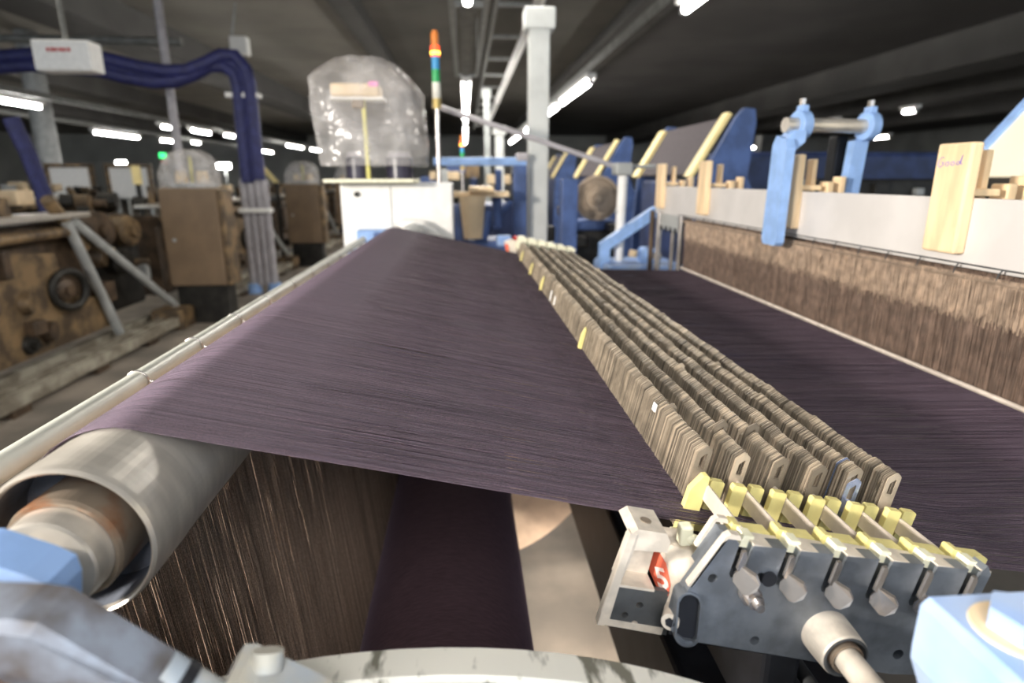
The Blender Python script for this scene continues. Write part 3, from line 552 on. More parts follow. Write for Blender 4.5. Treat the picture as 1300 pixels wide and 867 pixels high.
# ---- guard tube with clips
t = thing('guard_tube', (-0.42, 1.3, 1.2), 'pale grey tube along the left side of the yarn sheet', 'tube')
MB().cyl((-0.42, 0.1, 1.199), (-0.42, 2.55, 1.207), 0.0125, n=20).build('tube', 'tube', t)
for y in (0.765, 0.93, 1.10, 1.27, 1.46, 1.64, 1.82, 2.0, 2.2):
    c = MB().ring((-0.42, y, 1.2015), (0, 1, 0), 0.0132, 0.0014, 24, 6).build('clip', 'chrome', t)
    MB().cyl((-0.405, y, 1.201), (-0.388, y + 0.004, 1.197), 0.0022, n=8).build('clip_pin', 'chrome', c)
for y in (0.14, 2.5): MB().box((-0.43, y, 0.2), (-0.41, y + 0.03, 1.19)).build('upright', 'black', t)
# ---- warp beam
BC = Vector((-0.044, 0, 0.70)); BR = 0.14
t = thing('warp_beam', (BC.x, 1.0, 0.2), 'warp beam wound with dark purple yarn between two round flanges', 'beam')
MB().cyl((BC.x, 0.325, BC.z), (BC.x, 1.74, BC.z), BR, n=96).build('yarn_winding', 'wound', t)
f1 = MB().lathe((BC.x, 0, BC.z), (0, 1, 0), [(0.330, 0.10), (0.330, 0.440), (0.311, 0.452), (0.311, 0.474), (0.309, 0.476), (0.288, 0.476), (0.2855, 0.4735), (0.286, 0.462), (0.292, 0.458), (0.300, 0.43), (0.300, 0.10)], 128).build('flange', 'flange', t)
tag(f1, 'worn white-painted near flange')
MB().lathe((BC.x, 0, BC.z), (0, 1, 0), [(0.2850, 0.4615), (0.2915, 0.4565), (0.2990, 0.43), (0.2990, 0.10)], 128).build('flange_face_shade', 'black', f1)  # flange front coloured black for the shadow it lies in
f2 = MB().lathe((BC.x, 0, BC.z), (0, 1, 0), [(1.742, 0.10), (1.742, 0.474), (1.744, 0.476), (1.77, 0.476), (1.77, 0.10)], 96).build('flange', 'flange2', t)
tag(f2, 'beige far flange')
MB().cyl((BC.x, 0.1, BC.z), (BC.x, 2.0, BC.z), 0.05, n=24).build('barrel', 'steel', t)
# ---- yarn sheets
NY = 2150; Y0, Y1 = 0.400, 2.135
ys = np.linspace(Y0, Y1, NY) + RNG.normal(0, 0.00022, NY)
grp = np.interp(np.linspace(0, 1, NY), np.linspace(0, 1, 500), RNG.random(500))
rnd = np.clip(0.5 + 0.26 * RNG.standard_normal(NY) + 0.30 * (grp - 0.5), 0, 1)
n_l = Vector((-0.981, 0, -0.196)); p1 = RC + n_l * (RR + 0.0064); p2 = BC + n_l * BR
a0 = math.pi + math.asin(0.196); a1 = math.pi / 2 - TT
gap = lambda a: 0.006 * float(np.clip((a - math.radians(105)) / math.radians(45), 0, 1)) ** 1.5   # slack: the sheet stands off the roller at the back
arc = [(RC.x + (RR + 0.0004 + gap(a)) * math.cos(a), RC.z + (RR + 0.0004 + gap(a)) * math.sin(a)) for a in np.linspace(a0, a1, 12)]
up = arc + [(p.x, p.z) for p in (T(u, 0, 0.0) for u in (-0.12, -0.02, 0.08, 0.17, 0.20, 0.28, 0.36, 0.42))] + [(0.47, 1.134), (0.6, 1.130), (0.79, 1.1255), (0.95, 1.122), (1.15, 1.12)]
path = np.zeros((NY, len(up), 3))
for i, (x, z) in enumerate(up):
    path[:, i, 0] = x; path[:, i, 1] = ys; path[:, i, 2] = z + (RNG.normal(0, 0.0005, NY) if i > 12 else 0)
for i in range(12, len(up)): path[:, i, 1] += RNG.normal(0, 0.00025, NY) * min(1, (i - 11) / 4)
tag(strands(path, 'warp_yarn_sheet', M['yarn'], np.full(NY, 0.00042), rnd), 'wide sheet of dark purple warp yarns from the roller to the heald wires', 'yarn', kind='stuff')
NL = 4400; yl = np.linspace(0.40, 2.135, NL) + RNG.normal(0, 0.0004, NL)
kk = np.linspace(0, 1, 6); path = np.zeros((NL, 6, 3))
for i, s in enumerate(kk):
    path[:, i, 0] = p1.x + (p2.x - p1.x) * s; path[:, i, 2] = p1.z + (p2.z - p1.z) * s
    path[:, i, 1] = yl * (1 - s) + (0.33 + (yl - 0.40) * (1.40 / 1.735)) * s + RNG.normal(0, 0.0006, NL)
    path[:, i, 0] += np.where(np.arange(NL) % 2 == 0, 0.0, -0.003) + RNG.normal(0, 0.0005, NL) * (0 < s < 1)
grp = np.interp(np.linspace(0, 1, NL), np.linspace(0, 1, 260), RNG.random(260))
tag(strands(path, 'lower_yarn_sheet', M['lower'], RNG.uniform(0.00045, 0.0008, NL), np.clip(0.5 + 0.22 * RNG.standard_normal(NL) + 0.5 * (grp - 0.5), 0, 1)), 'streaky warp yarns, browned to show warm light, running down from the roller to the beam', 'yarn', kind='stuff')

# ---- drop wires: six rows
ROWU = [0.2335 + 0.0343 * i for i in range(6)]; ROWW = [0.0470, 0.0480, 0.0500, 0.0505, 0.0520, 0.0535]
def wire_poly(top): return [(-0.0059, -0.075), (0.0059, -0.075), (0.0059, top - 0.0036), (0.0053, top - 0.0026), (0.0018, top), (0.0002, top - 0.0002), (-0.0055, top - 0.0060), (-0.0059, top - 0.0072)]
def wire_slot(top): return [(-0.0023, -0.02), (0.0027, -0.02), (0.0027, top - 0.0075), (0.0018, top - 0.0060), (-0.0004, top - 0.0085), (-0.0023, top - 0.0105)]
TH = 0.00065
slot_mb = MB().prism(wire_poly(0.0), lambda a, b, d: Vector((a, d, b)), 0, TH, [wire_slot(0.0)])
slot_me = slot_mb.build('drop_wire', M['wire']); mesh_wire = slot_me.data; bpy.data.objects.remove(slot_me)
mesh_blue = mesh_wire.copy(); mesh_blue.materials.clear(); mesh_blue.materials.append(M['bluewire'])
# (polygon starts at top = 0, so shift by row height when placing)
YEND = 2.08
names = ['first', 'second', 'third', 'fourth', 'fifth', 'sixth']
for r in range(6):
    u0 = ROWU[r]; top = ROWW[r]
    t = thing('drop_wire_row', T(u0, 1.2, -0.07), f'{names[r]} row of steel drop wires counted from the left of the six rows', 'drop wires', 'rows of steel drop wires')
    rot = Matrix.Rotation(TT, 4, 'Y')
    y = 0.440 + 0.001 * (r % 3); pack = 0.0; lean = 0.0; k = 0
    V = []; F = []; RV = []; left = 0
    while y < YEND:
        if left <= 0:
            left = random.randint(7, 26); base = random.gauss(0, 0.00055); tilt = random.gauss(0, 0.012); tone = random.gauss(0, 0.08); slope = random.gauss(0.0, 0.00004); cnt = 0
            if k > 0: y += random.uniform(0.0006, 0.0032)
        left -= 1; cnt += 1
        dw = base + slope * cnt + random.gauss(0, 0.00035); du = random.gauss(0, 0.00022) ; yaw = random.gauss(0, 0.02); ln = tilt + random.gauss(0, 0.006)
        if random.random() < 0.004: dw += random.uniform(0.002, 0.005)
        if k < 50:
            o = bpy.data.objects.new('drop_wire', mesh_blue if (r == 4 and k in (0, 9)) else mesh_wire); C.objects.link(o); o.parent = t
            dd = dw - (0.009 if (r == 4 and k == 0) else 0) + (0.008 if (r in (1, 2) and k in (24, 25)) else 0)
            loc = T(u0 + du, y, top + dd)
            o.matrix_local = Matrix.Translation(loc - ORG[t.name]) @ rot @ Matrix.Rotation(yaw, 4, 'Z') @ Matrix.Rotation(ln, 4, 'X')
        else:
            base_i = len(V); P = wire_poly(top + dw); cy, sy = math.cos(yaw), math.sin(yaw)
            for d in (0, TH):
                for a, b in P:
                    V.append(T(u0 + du + a * cy - d * sy, y + d * cy + a * sy - (b - top) * ln, b))
            m = len(P); F.append(tuple(base_i + i for i in range(m))); F.append(tuple(base_i + m + i for i in range(m))[::-1])
            F += [(base_i + i, base_i + m + i, base_i + m + (i + 1) % m, base_i + (i + 1) % m) for i in range(m)]
            RV += [min(1, max(0, 0.5 + tone + random.gauss(0, 0.2)))] * (2 * m)
        k += 1; y += random.choice((0.0015, 0.0017, 0.0019, 0.0024, 0.0030))
    o0 = ORG[t.name]; me = bpy.data.meshes.new('drop_wires'); me.from_pydata([(p - o0)[:] for p in V], [], F)
    at = me.attributes.new('rnd', 'FLOAT', 'POINT'); at.data.foreach_set('value', np.array(RV, dtype=np.float32))
    me.materials.append(M['wires']); me.update(); o = bpy.data.objects.new('drop_wires', me); C.objects.link(o); o.parent = t; o['kind'] = 'stuff'
    if r == 0:
        for yy, wa, wb in ((1.20, 0.006, 0.024), (1.255, 0.004, 0.026), (0.545, 0.034, 0.042)):
            MB().prism([(-0.0080, wa), (-0.0066, wa), (-0.0066, wb), (-0.0080, wb)], lambda a, b, d: T(u0 + a, d, b), yy, yy + 0.009).build('paper_tag', 'white', t)
    cb = MB(); prof = [(-0.0016, 0.0105), (0.0016, 0.0105), (0.0016, 0.0215), (0.0006, 0.023), (-0.0006, 0.023), (-0.0016, 0.0215)]
    cb.prism(prof, lambda a, b, d: T(u0 + 0.0016 + a, d, b), 0.362, 2.14).build('contact_bar', 'bar', t)

# ---- warp stop motion: end plate, combs, clips
t = thing('warp_stop_motion', T(0.31, 0.36, -0.08), 'cast end plate with six spring clips and cream comb holding the drop wires', 'machine part')
HU = [0.2280 + 0.0343 * i for i in range(6)]
poly = [(0.212, -0.061), (0.375, -0.0655), (0.404, -0.062), (0.414, -0.040), (0.4165, 0.027), (0.4115, 0.033)]
for i in range(5, -1, -1):
    zt = 0.0192 + 0.0018 * i; h = HU[i] + 0.004
    poly += [(h + 0.0052, zt), (h + 0.0052, -0.004), (h + 0.0035, -0.007), (h - 0.0035, -0.007), (h - 0.0052, -0.004), (h - 0.0052, zt)]
poly += [(0.2235, 0.0215), (0.2185, 0.0215), (0.2150, 0.018), (0.2030, -0.0190), (0.1985, -0.034), (0.200, -0.055)]
cap_ = lambda r, h: ring_of(28, lambda a: (0.2088 + r * math.cos(a) - 0.22 * (h * (1 if math.sin(a) >= 0 else -1) + r * math.sin(a)), -0.0436 + h * (1 if math.sin(a) >= 0 else -1) + r * math.sin(a)))
oval = cap_(0.0078, 0.0122)
holes = [oval] + [ring_of(12, lambda a, c=c, r=r: (c[0] + r * math.cos(a), c[1] + r * math.sin(a))) for c, r in (((0.2165, -0.0095), 0.0034), ((0.2625, -0.0535), 0.0036), ((0.3740, -0.0480), 0.0042), ((0.250, -0.0035), 0.0040))]
FT = lambda a, b, d: T(a, d, b)
pl = MB().prism(poly, FT, 0.345, 0.357, holes).build('end_plate', 'plate', t)
MB().prism(cap_(0.0094, 0.0122), FT, 0.3432, 0.350, [oval]).build('slot_rim', 'plate', pl)
MB().prism([(0.2010, -0.060), (0.2225, -0.062), (0.2180, -0.024), (0.1980, -0.026)], FT, 0.3478, 0.3488).build('slot_shade', 'black', pl)  # black sheet added to stand for shade inside the oval slot
MB().prism([(0.226, -0.058), (0.400, -0.060), (0.404, 0.010), (0.226, 0.002)], FT, 0.359, 0.363).build('back_web', 'dplate', pl)
# left cheek of the casting, lit on its left side
MB().prism([(0.2160, 0.0225), (0.2190, 0.0250), (0.2255, 0.0250), (0.2275, 0.0215), (0.2180, 0.0215), (0.2045, -0.0185), (0.2015, -0.0185)], FT, 0.345, 0.351).build('side_cheek', 'cast', t)
MB().prism([(0.2160, 0.0225), (0.2190, 0.0250), (0.2255, 0.0250), (0.2275, 0.0215), (0.2180, 0.0215), (0.2125, 0.000), (0.2095, 0.000)], FT, 0.366, 0.371).build('side_cheek', 'cast', t)
MB().prism([(0.2180, 0.0205), (0.2250, 0.0205), (0.2180, -0.0100), (0.2085, -0.0080)], FT, 0.351, 0.366).build('cheek_web', 'plate', t)
for i in range(6):                                                 # pillars between the slots, with turned-back faces
    a0_, a1_ = HU[i] + 0.0092, (HU[i + 1] - 0.0012 if i < 5 else 0.4165); zt = 0.0192 + 0.0018 * i
    if i < 6: MB().prism([(a0_, zt - 0.0010), (a1_, zt - 0.0010), (a1_, zt + 0.0010), (a0_, zt + 0.0010)], FT, 0.3455, 0.362).build('lit_plate_lip', 'cast', t)  # paler strips put the light on the plate's top edges into colour
    c = MB(); a0_ = HU[i] + 0.0005; a1_ = a0_ + 0.0300
    prof = [(a0_, zt - 0.006), (a1_, zt - 0.006), (a1_, zt + 0.0008), (a1_ - 0.0015, zt + 0.0018), (a0_ + 0.009, zt + 0.0010), (a0_ + 0.006, zt + 0.0042), (a0_ + 0.001, zt + 0.0042), (a0_, zt + 0.003)]
    c.prism(prof, FT, 0.363, 0.374).build('cream_cap', 'cream', t)
    MB().prism([(a0_ + 0.003, zt - 0.006), (a0_ + 0.012, zt - 0.006), (a0_ + 0.0115, zt + 0.003), (a0_ + 0.004, zt + 0.003)], FT, 0.352, 0.363).build('pale_seat', 'cream2', t)
    # spring clip: neck and folded tongue
    h = HU[i] + 0.004; cl = MB()
    cl.prism([(h - 0.0030, 0.002), (h + 0.0006, 0.000), (h + 0.0010, 0.0125 + 0.0018 * i), (h - 0.0008, 0.0165 + 0.0018 * i), (h - 0.0030, 0.0155 + 0.0018 * i)], FT, 0.341, 0.3438)
    tg = cl.build('spring_clip', 'chrome', t)
    A = [(h - 0.0036, -0.0030, 0.3425), (h - 0.0010, 0.0045, 0.3410), (h + 0.0070, 0.0030, 0.3345), (h + 0.0102, -0.0020, 0.3325), (h + 0.0096, -0.0070, 0.3325), (h + 0.0060, -0.0122, 0.3350), (h + 0.0034, -0.0128, 0.3370), (h - 0.0030, -0.0075, 0.3420)]
    B = [(a + 0.0012, b + 0.0012, y + 0.0016) for a, b, y in A]
    tb = MB().add([T(a, y, b) for a, b, y in A + B], [tuple(range(8)), tuple(range(8, 16))[::-1]] + [(i_, (i_ + 1) % 8, 8 + (i_ + 1) % 8, 8 + i_) for i_ in range(8)])
    tb.build('clip_tongue', 'chrome', tg)
# comb of cream posts
def post(u, y, w_, tall, name='comb_post', wd=0.0058, th=0.006, cham=0.0012):
    prof = [(u - wd, w_ - tall), (u + wd, w_ - tall), (u + wd, w_ - cham), (u + wd - cham, w_), (u - wd + cham, w_), (u - wd, w_ - cham)]
    return MB().prism(prof, FT, y, y + th).build(name, 'cream', t)
for i in range(6):
    w_ = 0.0262 + 0.0006 * i
    if i == 0:
        MB().prism([(0.2205, -0.021), (0.2265, -0.030), (0.2340, -0.020), (0.2345, 0.022), (0.2340, 0.0295), (0.2320, 0.0310), (0.2290, 0.0300), (0.2215, 0.0165)], FT, 0.421, 0.428).build('comb_post', 'cream', t)
    else: post(ROWU[i] - 0.0064, 0.421, w_, 0.036)
    post(ROWU[i] + 0.0106, 0.425, w_ - 0.0004, 0.036)
MB().prism([(0.226, -0.020), (0.420, -0.014), (0.420, -0.005), (0.226, -0.008)], FT, 0.424, 0.434).build('comb_bar', 'cream', t)
MB().prism([(0.212, -0.05), (0.226, -0.05), (0.228, -0.017), (0.214, -0.017)], FT, 0.392, 0.420).build('comb_foot', 'cream2', t)
MB().cyl(T(0.2115, 0.405, -0.028), T(0.2040, 0.405, -0.027), 0.006, n=14).build('foot_screw', 'steel', t)
# left comb tongues along the first row
for y in (0.89, 1.40, 1.64, 1.92):
    MB().prism([(0.2215, -0.004), (0.2265, -0.004), (0.2268, 0.030), (0.2255, 0.034), (0.2220, 0.022)], FT, y, y + 0.010).build('comb_tongue', 'cream', t)
# hex nut on the plate, threaded boss and rod
MB().cyl(T(0.2440, 0.3445, -0.0150), T(0.2440, 0.338, -0.0150), 0.0072, n=20).build('washer', 'chrome', t)
MB().cyl(T(0.2450, 0.340, -0.0155), T(0.2450, 0.332, -0.0155), 0.0056, n=6, smooth=False).build('hex_nut', 'chrome', t)
MB().cyl(T(0.2450, 0.332, -0.0155), T(0.2450, 0.327, -0.0155), 0.0030, n=12).build('stud', 'chrome', t)
MB().cyl(T(0.2555, 0.346, -0.0030), T(0.2555, 0.343, -0.0030), 0.0055, n=14).build('rubber_plug', 'black', t)
bo = T(0.3115, 0, -0.0380)
MB().lathe(bo, (0, 1, 0), [(0.346, 0.0175), (0.336, 0.0172), (0.322, 0.0162), (0.3205, 0.0152)], 40).build('boss', 'cast', t)
MB().lathe(bo, (0, 1, 0), [(0.3205, 0.0155), (0.3200, 0.0140), (0.3235, 0.0112)], 40).build('boss_ring_shade', 'dplate', t)  # front of the boss in darker metal to stand for its shade
MB().lathe(bo, (0, 1, 0), [(0.330, 0.0112), (0.3185, 0.0112), (0.3185, 0.0095)], 32).build('bush', 'hub', t)
tag(MB().cyl(bo + Vector((0, 0.335, 0)), bo + Vector((0.004, 0.10, 0)), 0.0088, n=24).build('rod', 'cast', t))
# left bracket with the red number
bk = MB()
bk.prism([(0.1560, -0.0620), (0.1600, 0.0010), (0.1650, 0.0060), (0.1860, 0.0060), (0.1905, 0.000), (0.1905, -0.0085), (0.1665, -0.0105), (0.1640, -0.0400), (0.1640, -0.0690), (0.2060, -0.0700), (0.2060, -0.0760), (0.1580, -0.0740)], FT, 0.366, 0.372)
bk.prism([(0.1600, 0.0010), (0.1650, 0.0060), (0.1860, 0.0060), (0.1905, 0.0000), (0.1890, -0.0020), (0.1620, -0.0020)], FT, 0.372, 0.398)
bk.build('left_bracket', 'cast', t)
MB().prism([(0.1640, -0.0400), (0.1900, -0.0400), (0.1890, -0.0070), (0.1660, -0.0085)], FT, 0.384, 0.388).build('bracket_recess', 'cast', t)
MB().prism([(0.1600, -0.0740), (0.2100, -0.0760), (0.2060, -0.0400), (0.1640, -0.0400)], FT, 0.3665, 0.371, [ring_of(10, lambda a, c=c: (c[0] + 0.0028 * math.cos(a), c[1] + 0.0026 * math.sin(a))) for c in ((0.1745, -0.0640), (0.1830, -0.0540), (0.1835, -0.0700))]).build('drilled_plate', 'dplate', t)
MB().prism([(0.1560, -0.0745), (0.1615, -0.0745), (0.1650, 0.0020), (0.1600, 0.0020)], FT, 0.3655, 0.3725).build('bracket_edge', 'cast', t)
MB().prism([(0.1630, -0.041), (0.1900, -0.041), (0.1900, -0.039), (0.1630, -0.039)], FT, 0.3655, 0.386).build('bracket_ledge', 'cast', t)
MB().cyl(T(0.1745, 0.380, 0.0055), T(0.1745, 0.380, 0.0066), 0.0042, n=16).build('screw_socket', 'hub', t)
# leaning side arm, its left face carries the number
def quad_slab(P, off, name, m, par): 
    Q = [p + off for p in P]; k = len(P)
    return MB().add(list(P) + Q, [tuple(range(k)), tuple(range(k, 2 * k))[::-1]] + [(i, (i + 1) % k, k + (i + 1) % k, k + i) for i in range(k)]).build(name, m, par)
hp = [T(*p) for p in ((0.201, .41, -.0129), (0.216, .405, -.0099), (0.1937, .3943, -.0166), (0.1941, .392, -.0398), (0.2070, .3493, -.0612), (0.2073, .3498, -.0346), (0.1994, .376, -.0207), (0.2208, .372, -.0095))]
bm = bmesh.new()
for p in hp + [p + Vector((0.016, 0.006, -0.006)) for p in hp[2:7]]: bm.verts.new(p)
hv = bmesh.ops.convex_hull(bm, input=bm.verts[:]); bmesh.ops.delete(bm, geom=[v for v in bm.verts if not v.link_faces], context='VERTS')
bm.verts.index_update(); MB().add([v.co.copy() for v in bm.verts], [[v.index for v in f.verts] for f in bm.faces]).build('side_arm', 'cast', t); bm.free()
nn = Vector((-0.9271, -0.2979, 0.2274)).normalized()
sp = [T(*p) + nn * 0.0004 for p in ((0.1943, .3923, -.0206), (0.1942, .3916, -.0396), (0.2009, .3696, -.0494), (0.2020, .3664, -.0426), (0.2018, .3677, -.0342), (0.1987, .378, -.0242))]
sk = quad_slab(sp, nn * 0.0004, 'red_sticker', 'red', t)
cen = T(0.1990, 0.3762, -0.0365); top_ = T(0.1974, .3819, -.032); rgt = T(0.1999, .3737, -.0351)
axx = (rgt - cen); axx = (axx - nn * axx.dot(nn)).normalized()
ay = (top_ - cen); ay = (ay - nn * ay.dot(nn)).normalized()
fc = bpy.data.curves.new('digit', 'FONT'); fc.body = '5'; fc.size = 0.019; fc.align_x = 'CENTER'; fc.align_y = 'CENTER'; fc.extrude = 0.0002; fc.offset = 0.0004
fo = bpy.data.objects.new('digit', fc); C.objects.link(fo); bpy.context.view_layer.update()
me = bpy.data.meshes.new_from_object(fo.evaluated_get(bpy.context.evaluated_depsgraph_get())); bpy.data.objects.remove(fo)
for v in me.vertices:
    c0 = v.co.copy(); v.co = cen + nn * (0.0009 + c0.z) + axx * c0.x * 1.5 + ay * c0.y * 1.1 - ORG[t.name]
me.materials.clear(); me.materials.append(M['print_white']); do = bpy.data.objects.new('digit', me); C.objects.link(do); do.parent = sk
MB().cyl(T(0.2060, 0.362, -0.050), T(0.1985, 0.347, -0.0500), 0.0062, n=20).build('side_bolt', 'cast', t)
MB().cyl(T(0.1988, 0.3476, -0.0500), T(0.1980, 0.3462, -0.0500), 0.0035, n=6, smooth=False).build('bolt_socket', 'black', t)
MB().cbox(T(0.209, 0.385, -0.002) - Vector((.005, .005, .008)), T(0.209, 0.385, -0.002) + Vector((.005, .005, .008)), 0.002).build('white_clip', 'cream2', t)
MB().cyl(T(0.209, 0.385, -0.004), T(0.222, 0.375, -0.002), 0.004, n=12).build('clip_pin', 'cream2', t)
# far end of the stop motion
MB().prism([(0.222, -0.06), (0.41, -0.06), (0.412, 0.03), (0.215, 0.026)], FT, 2.14, 2.16).build('far_end_plate', 'cast', t)
for i in range(6): MB().prism([(ROWU[i] - 0.015, 0.02), (ROWU[i] + 0.0175, 0.02), (ROWU[i] + 0.0165, 0.060), (ROWU[i] + 0.006, 0.066), (ROWU[i] - 0.014, 0.062)], FT, 2.09, 2.135).build('far_cap', 'cream2', t)
MB().prism([(0.178, 0.030), (0.200, 0.044), (0.228, 0.040), (0.226, -0.020), (0.205, -0.030)], FT, 2.13, 2.16).build('far_arm', 'cast', t)
MB().prism([(0.180, 0.025), (0.192, 0.025), (0.206, -0.015), (0.200, -0.020)], FT, 2.126, 2.129).build('far_sticker', 'red', t)
tag(MB().cbox((0.050, 2.16, 1.16), (0.115, 2.2, 1.2), 0.005).build('far_red_tag_block', 'black'), 'small dark block at the far end of the first drop wire row', 'block')

# ---- heald frame with healds
t = thing('heald_frame', (0.81, 1.5, 1.1), 'pale heald frame hung with a curtain of brown heald wires', 'heald frame')
MB().cbox((0.80, 0.30, 1.309), (0.812, 2.56, 1.418), 0.002).build('top_board', 'board', t)
MB().box((0.832, 0.30, 1.309), (0.842, 2.56, 1.412)).build('second_board', 'board', t)
MB().box((0.862, 0.30, 1.309), (0.872, 2.56, 1.408)).build('third_board', 'board', t)
MB().cyl((0.7945, 0.30, 1.2965), (0.7945, 2.2, 1.2965), 0.006, n=12).build('heald_rod', 'healdend', t)
MB().cyl((0.790, 0.30, 1.3175), (0.790, 2.25, 1.3165), 0.0014, n=6).build('staple_wire', 'dplate', t)
for k in range(22): MB().tube([(0.790, 0.42 + k * 0.083, 1.3175), (0.789, 0.425 + k * 0.083, 1.310), (0.7895, 0.428 + k * 0.083, 1.300)], 0.0012, 6).build('staple', 'dplate', t)
MB().cyl((0.786, 0.30, 1.1305), (0.786, 2.17, 1.1305), 0.0042, n=12).build('lower_rail', 'bar', t)
NH = 2000
for lx, m, z0, z1, r, nm, off in [(0.790, 'healdend', 1.236, 1.303, 0.0007, 'heald_ends', 0), (0.7915, 'heald', 1.128, 1.245, 0.00050, 'heald_wires', 0), (0.806, 'heald', 1.128, 1.303, 0.0007, 'heald_wires', 0.0004), (0.83, 'heald', 1.128, 1.303, 0.0007, 'heald_wires', 0.0008)]:
    yh = np.linspace(0.42, 2.17, NH) + RNG.normal(0, 0.0006, NH); P = np.zeros((NH, 3, 3))
    for i, z in enumerate((z0, (z0 + z1) / 2, z1)): P[:, i, 0] = lx + RNG.normal(0, 0.0006, NH); P[:, i, 1] = yh + RNG.normal(0, 0.0003, NH); P[:, i, 2] = z + (RNG.normal(0, 0.006, NH) if i == 0 and nm == 'heald_ends' else 0)
    gq = np.interp(np.linspace(0, 1, NH), np.linspace(0, 1, 120), RNG.random(120))
    strands(P, nm, M[m], np.full(NH, r), np.clip((0.5 if nm == 'heald_ends' else 0.25) + 0.2 * RNG.standard_normal(NH) + 0.35 * (gq - 0.5), 0, 1), t)
MB().box((0.875, 0.3, 1.0), (0.885, 2.3, 1.32)).build('rear_frame', 'black', t)
for y, x, r, m, nm in [(2.47, 0.79, 0.0125, 'chrome', 'end_post'), (2.60, 0.80, 0.011, 'brown', 'end_post'), (2.21, 0.79, 0.011, 'chrome', 'guide_post'), (2.37, 0.815, 0.008, 'chrome', 'end_rod'), (2.30, 0.85, 0.012, 'brown', 'end_rod')]:
    MB().cyl((x, y, 0.95), (x, y, 1.315), r, n=14).build(nm, m, t)
MB().cyl((0.79, 2.47, 1.125), (0.79, 2.47, 1.15), 0.019, n=14).build('collar', 'chrome', t)
MB().cbox((0.79, 2.22, 1.25), (0.80, 2.50, 1.309), 0.003).build('end_lamella', 'grey', t)
for k in range(4): MB().box((0.7885, 2.26 + k * 0.055, 1.245), (0.792, 2.285 + k * 0.055, 1.265)).build('lamella_notch', 'black', t)

def wood_guide(loc, label):
    x, y, z = loc
    t = thing('wooden_guide', loc, label, 'guide', 'wooden guides on the heald frame')
    MB().cbox((x, y - 0.035, 1.330), (x + 0.020, y + 0.037, 1.503), 0.004).build('front_post', 'wood', t)
    MB().cbox((x + 0.060, y + 0.004, 1.412), (x + 0.072, y + 0.034, 1.493), 0.003).build('rear_post', 'wood', t)
    MB().cbox((x + 0.022, y - 0.02, 1.420), (x + 0.075, y + 0.03, 1.432), 0.003).build('bridge', 'wood', t)
    MB().cbox((x + 0.090, y - 0.015, 1.412), (x + 0.108, y + 0.02, 1.440), 0.003).build('low_block', 'wood', t)
    MB().cbox((x + 0.125, y - 0.01, 1.410), (x + 0.140, y + 0.025, 1.452), 0.003).build('end_block', 'wood', t); return t
G1 = wood_guide((0.780, 0.957, 1.33), 'pale wooden guide with blue handwriting, nearest on the right')
G2 = dup(G1, (0, 0.505, 0), 'wooden guide standing just behind the light blue clamp arm')
G3 = dup(G1, (0, 1.06, 0), 'wooden guide beside the cream strip of the sloping cover')
G4 = dup(G1, (0, 1.52, 0), 'farthest wooden guide at the left end of the heald frame')
# handwriting: "Good" as a pen stroke on the nearest guide
hw = []
def stroke(pts): hw.append([(0.7795, 0.988 - a * 0.060, 1.462 + b * 0.030) for a, b in pts])
stroke([(0.20, 0.62), (0.12, 0.66), (0.03, 0.5), (0.02, 0.22), (0.1, 0.12), (0.19, 0.22), (0.2, 0.38), (0.13, 0.38)])
stroke([(0.36, 0.40), (0.29, 0.36), (0.28, 0.24), (0.35, 0.18), (0.41, 0.26), (0.39, 0.38), (0.36, 0.40)])
stroke([(0.55, 0.40), (0.48, 0.38), (0.47, 0.26), (0.53, 0.2), (0.59, 0.28), (0.57, 0.39), (0.55, 0.40)])
stroke([(0.77, 0.40), (0.69, 0.40), (0.66, 0.28), (0.71, 0.22), (0.77, 0.32), (0.84, 0.72), (0.80, 0.4), (0.80, 0.26), (0.86, 0.26)])
mb = MB()
for s_ in hw: mb.tube(s_, 0.0005, 5)
o = mb.build('handwriting', 'ink', G1)
# ---- light blue clamp over the heald frame
t = thing('blue_clamp', (0.745, 1.44, 1.29), 'light blue clamp arm with a shaft across the heald frame', 'clamp')
yz = [(1.405, 1.300), (1.412, 1.292), (1.470, 1.292), (1.478, 1.305), (1.470, 1.525), (1.455, 1.545), (1.41, 1.535), (1.400, 1.515)]
MB().prism(yz, lambda a, b, d: Vector((0.735 + d, a, b)), 0, 0.020).build('arm', 'lblue', t)
MB().prism([(0.741, 1.49), (0.785, 1.53), (0.785, 1.555), (0.757, 1.556), (0.741, 1.535)], lambda a, b, d: Vector((a, 1.415 + d, b)), 0, 0.045).build('neck', 'lblue', t)
MB().cyl((0.745, 1.44, 1.568), (0.985, 1.47, 1.568), 0.0165, n=24).build('shaft', 'steel', t)
for x, y in ((0.785, 1.445), (0.965, 1.467)):
    r = MB().lathe((x - 0.012, y, 1.568), (1, 0.12, 0), [(0, 0.0168), (0, 0.031), (0.002, 0.033), (0.024, 0.033), (0.026, 0.031), (0.026, 0.0168)], 32).build('ring', 'lblue', t)
    MB().cbox((x - 0.008, y - 0.014, 1.596), (x + 0.010, y + 0.014, 1.612), 0.003).build('ring_lug', 'lblue', r)
    MB().cyl((x, y, 1.612), (x, y, 1.626), 0.008, n=6, smooth=False).build('bolt', 'chrome', r)
MB().prism([(0.930, 1.36), (0.965, 1.36), (0.975, 1.545), (0.94, 1.535)], lambda a, b, d: Vector((a, 1.47 + d, b)), 0, 0.03).build('rear_arm', 'lblue', t)
MB().cbox((0.925, 1.52, 1.36), (0.955, 1.56, 1.55), 0.004).build('rear_plate', 'black', t)

